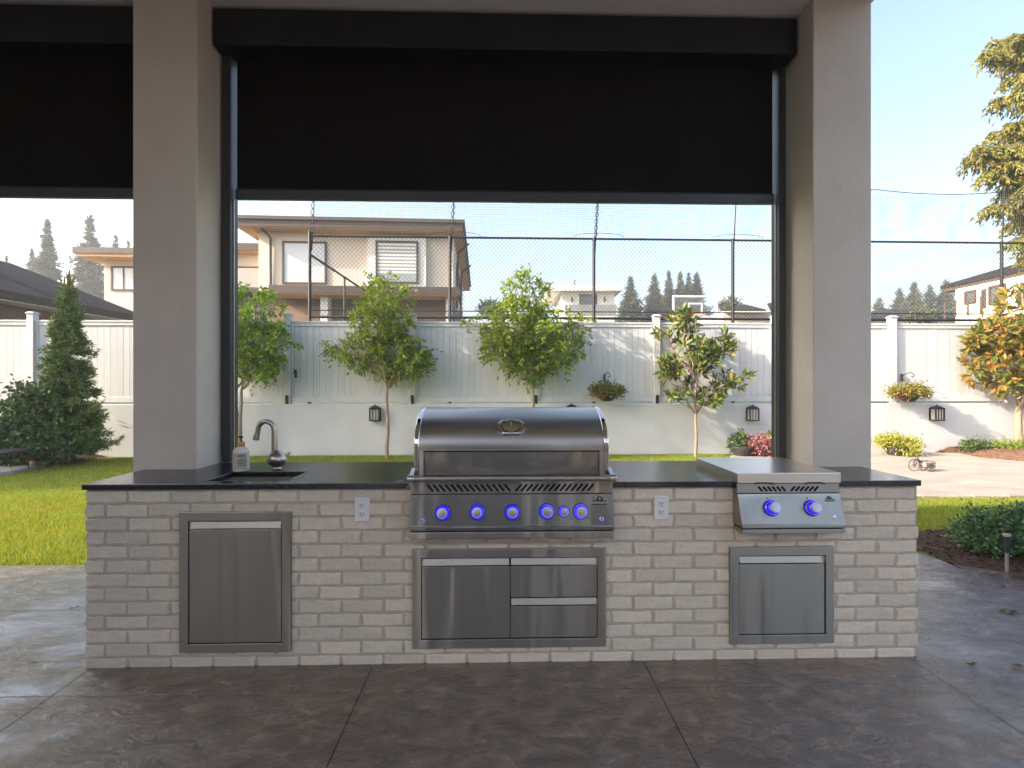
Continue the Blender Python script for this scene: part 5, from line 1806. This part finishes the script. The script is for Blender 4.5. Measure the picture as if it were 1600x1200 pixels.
# tall garden trees left of the picture: they shade the back of the lawn and the middle of the fence
def shade_tree(x, y, z0, H, rx, ry, n, seed, label):
    rng = np.random.default_rng(seed)
    t = empty('tall_garden_tree', (x, y, 0), label, 'tree', 'tall trees left of the lawn')
    mb = MB().tube([(x, y, -.1), (x, y, H * .9)], [.2, .04], 8)
    c = []
    for i in range(n):
        f = rng.random() ** .8
        a = rng.uniform(0, 2 * math.pi); r = rng.uniform(.2, 1) ** .5 * (1 - .55 * f)
        c.append((x + rx * r * math.cos(a), y + ry * r * math.sin(a), z0 + (H - z0) * f))
    c = np.array(c)
    for q in c[::8]: limb(mb, (x, y, max(.6, q[2] - .8)), q, .04, .01, rng, .02, 4, .03, 5)
    m = 26
    P = np.repeat(c, m, axis=0) + rng.normal(size=(n * m, 3)) * .22
    V, T = leaf_geo(P, rng.normal(size=P.shape), .16 * rng.uniform(.7, 1.3, size=len(P)), .09, rng)
    mb.build('trunk', 'bark', t)
    foliage('crown', V, T, L_green, t)
shade_tree(-14.2, 5.2, .5, 9.9, 1.1, .95, 340, 91, 'tall leafy tree left of the lawn nearest the patio')
shade_tree(-14.6, 6.2, .5, 8.6, 1.1, .8, 310, 92, 'tall leafy tree left of the lawn nearest the fence')

# ================================================================== SMALL THINGS ON THE PATIO
dead = leafmat('dead_leaf', [(.10, .06, .025), (.16, .10, .04), (.07, .045, .02)], .05, .7, .2)
def litter(px, py, label, n, size, seed):
    c = G(px, py)
    t = empty('leaf_litter', c, label, 'leaf litter', 'wet leaf litter on the patio')
    rng = np.random.default_rng(seed)
    for i in range(n):
        P = np.array([[c.x + rng.normal() * size * .5, c.y + rng.normal() * size * .3, .006]])
        V, T = leaf_geo(P, np.array([[rng.normal(), rng.normal() * .4, .05]]), size, size * .38, rng, .1, .5, np.array((0, 0, 1.)))
        finish('leaf', np_mesh('leaf', V, T), dead, t)
litter(1514, 1040, 'brown leaf scrap lying in the puddle right of the island', 4, .035, 1)
litter(1575, 956, 'scatter of wet brown leaves at the right edge of the patio', 7, .045, 2)
litter(1563, 916, 'dark wet leaf on the patio below the path light', 4, .045, 3)
litter(1514, 910, 'small dark leaf on the patio near the clipped bush', 3, .04, 4)
litter(1594, 1043, 'brown leaf cut by the right picture edge on the patio', 4, .045, 5)
litter(108, 951, 'dark leaf beside the small puddle left of the island', 2, .035, 6)
litter(57, 1038, 'tiny dark leaf speck on the left patio', 2, .025, 7)

# ================================================================== HAZE
# thin smoke-like summer haze in the air, one even box round the whole place
hm, hnt, hout = new_mat('summer_haze')
pv_ = N(hnt, 'ShaderNodeVolumePrincipled')
pv_.inputs['Color'].default_value = (.90, .95, 1.0, 1)
pv_.inputs['Density'].default_value = .002
pv_.inputs['Anisotropy'].default_value = .2
hnt.links.new(pv_.outputs[0], hout.inputs['Volume'])
hz_ = MB().box(-115, 115, -65, 135, -1.8, 24).build('haze', hm)
tag(hz_, 'thin pale summer haze in the air over the gardens', 'haze', kind='stuff')
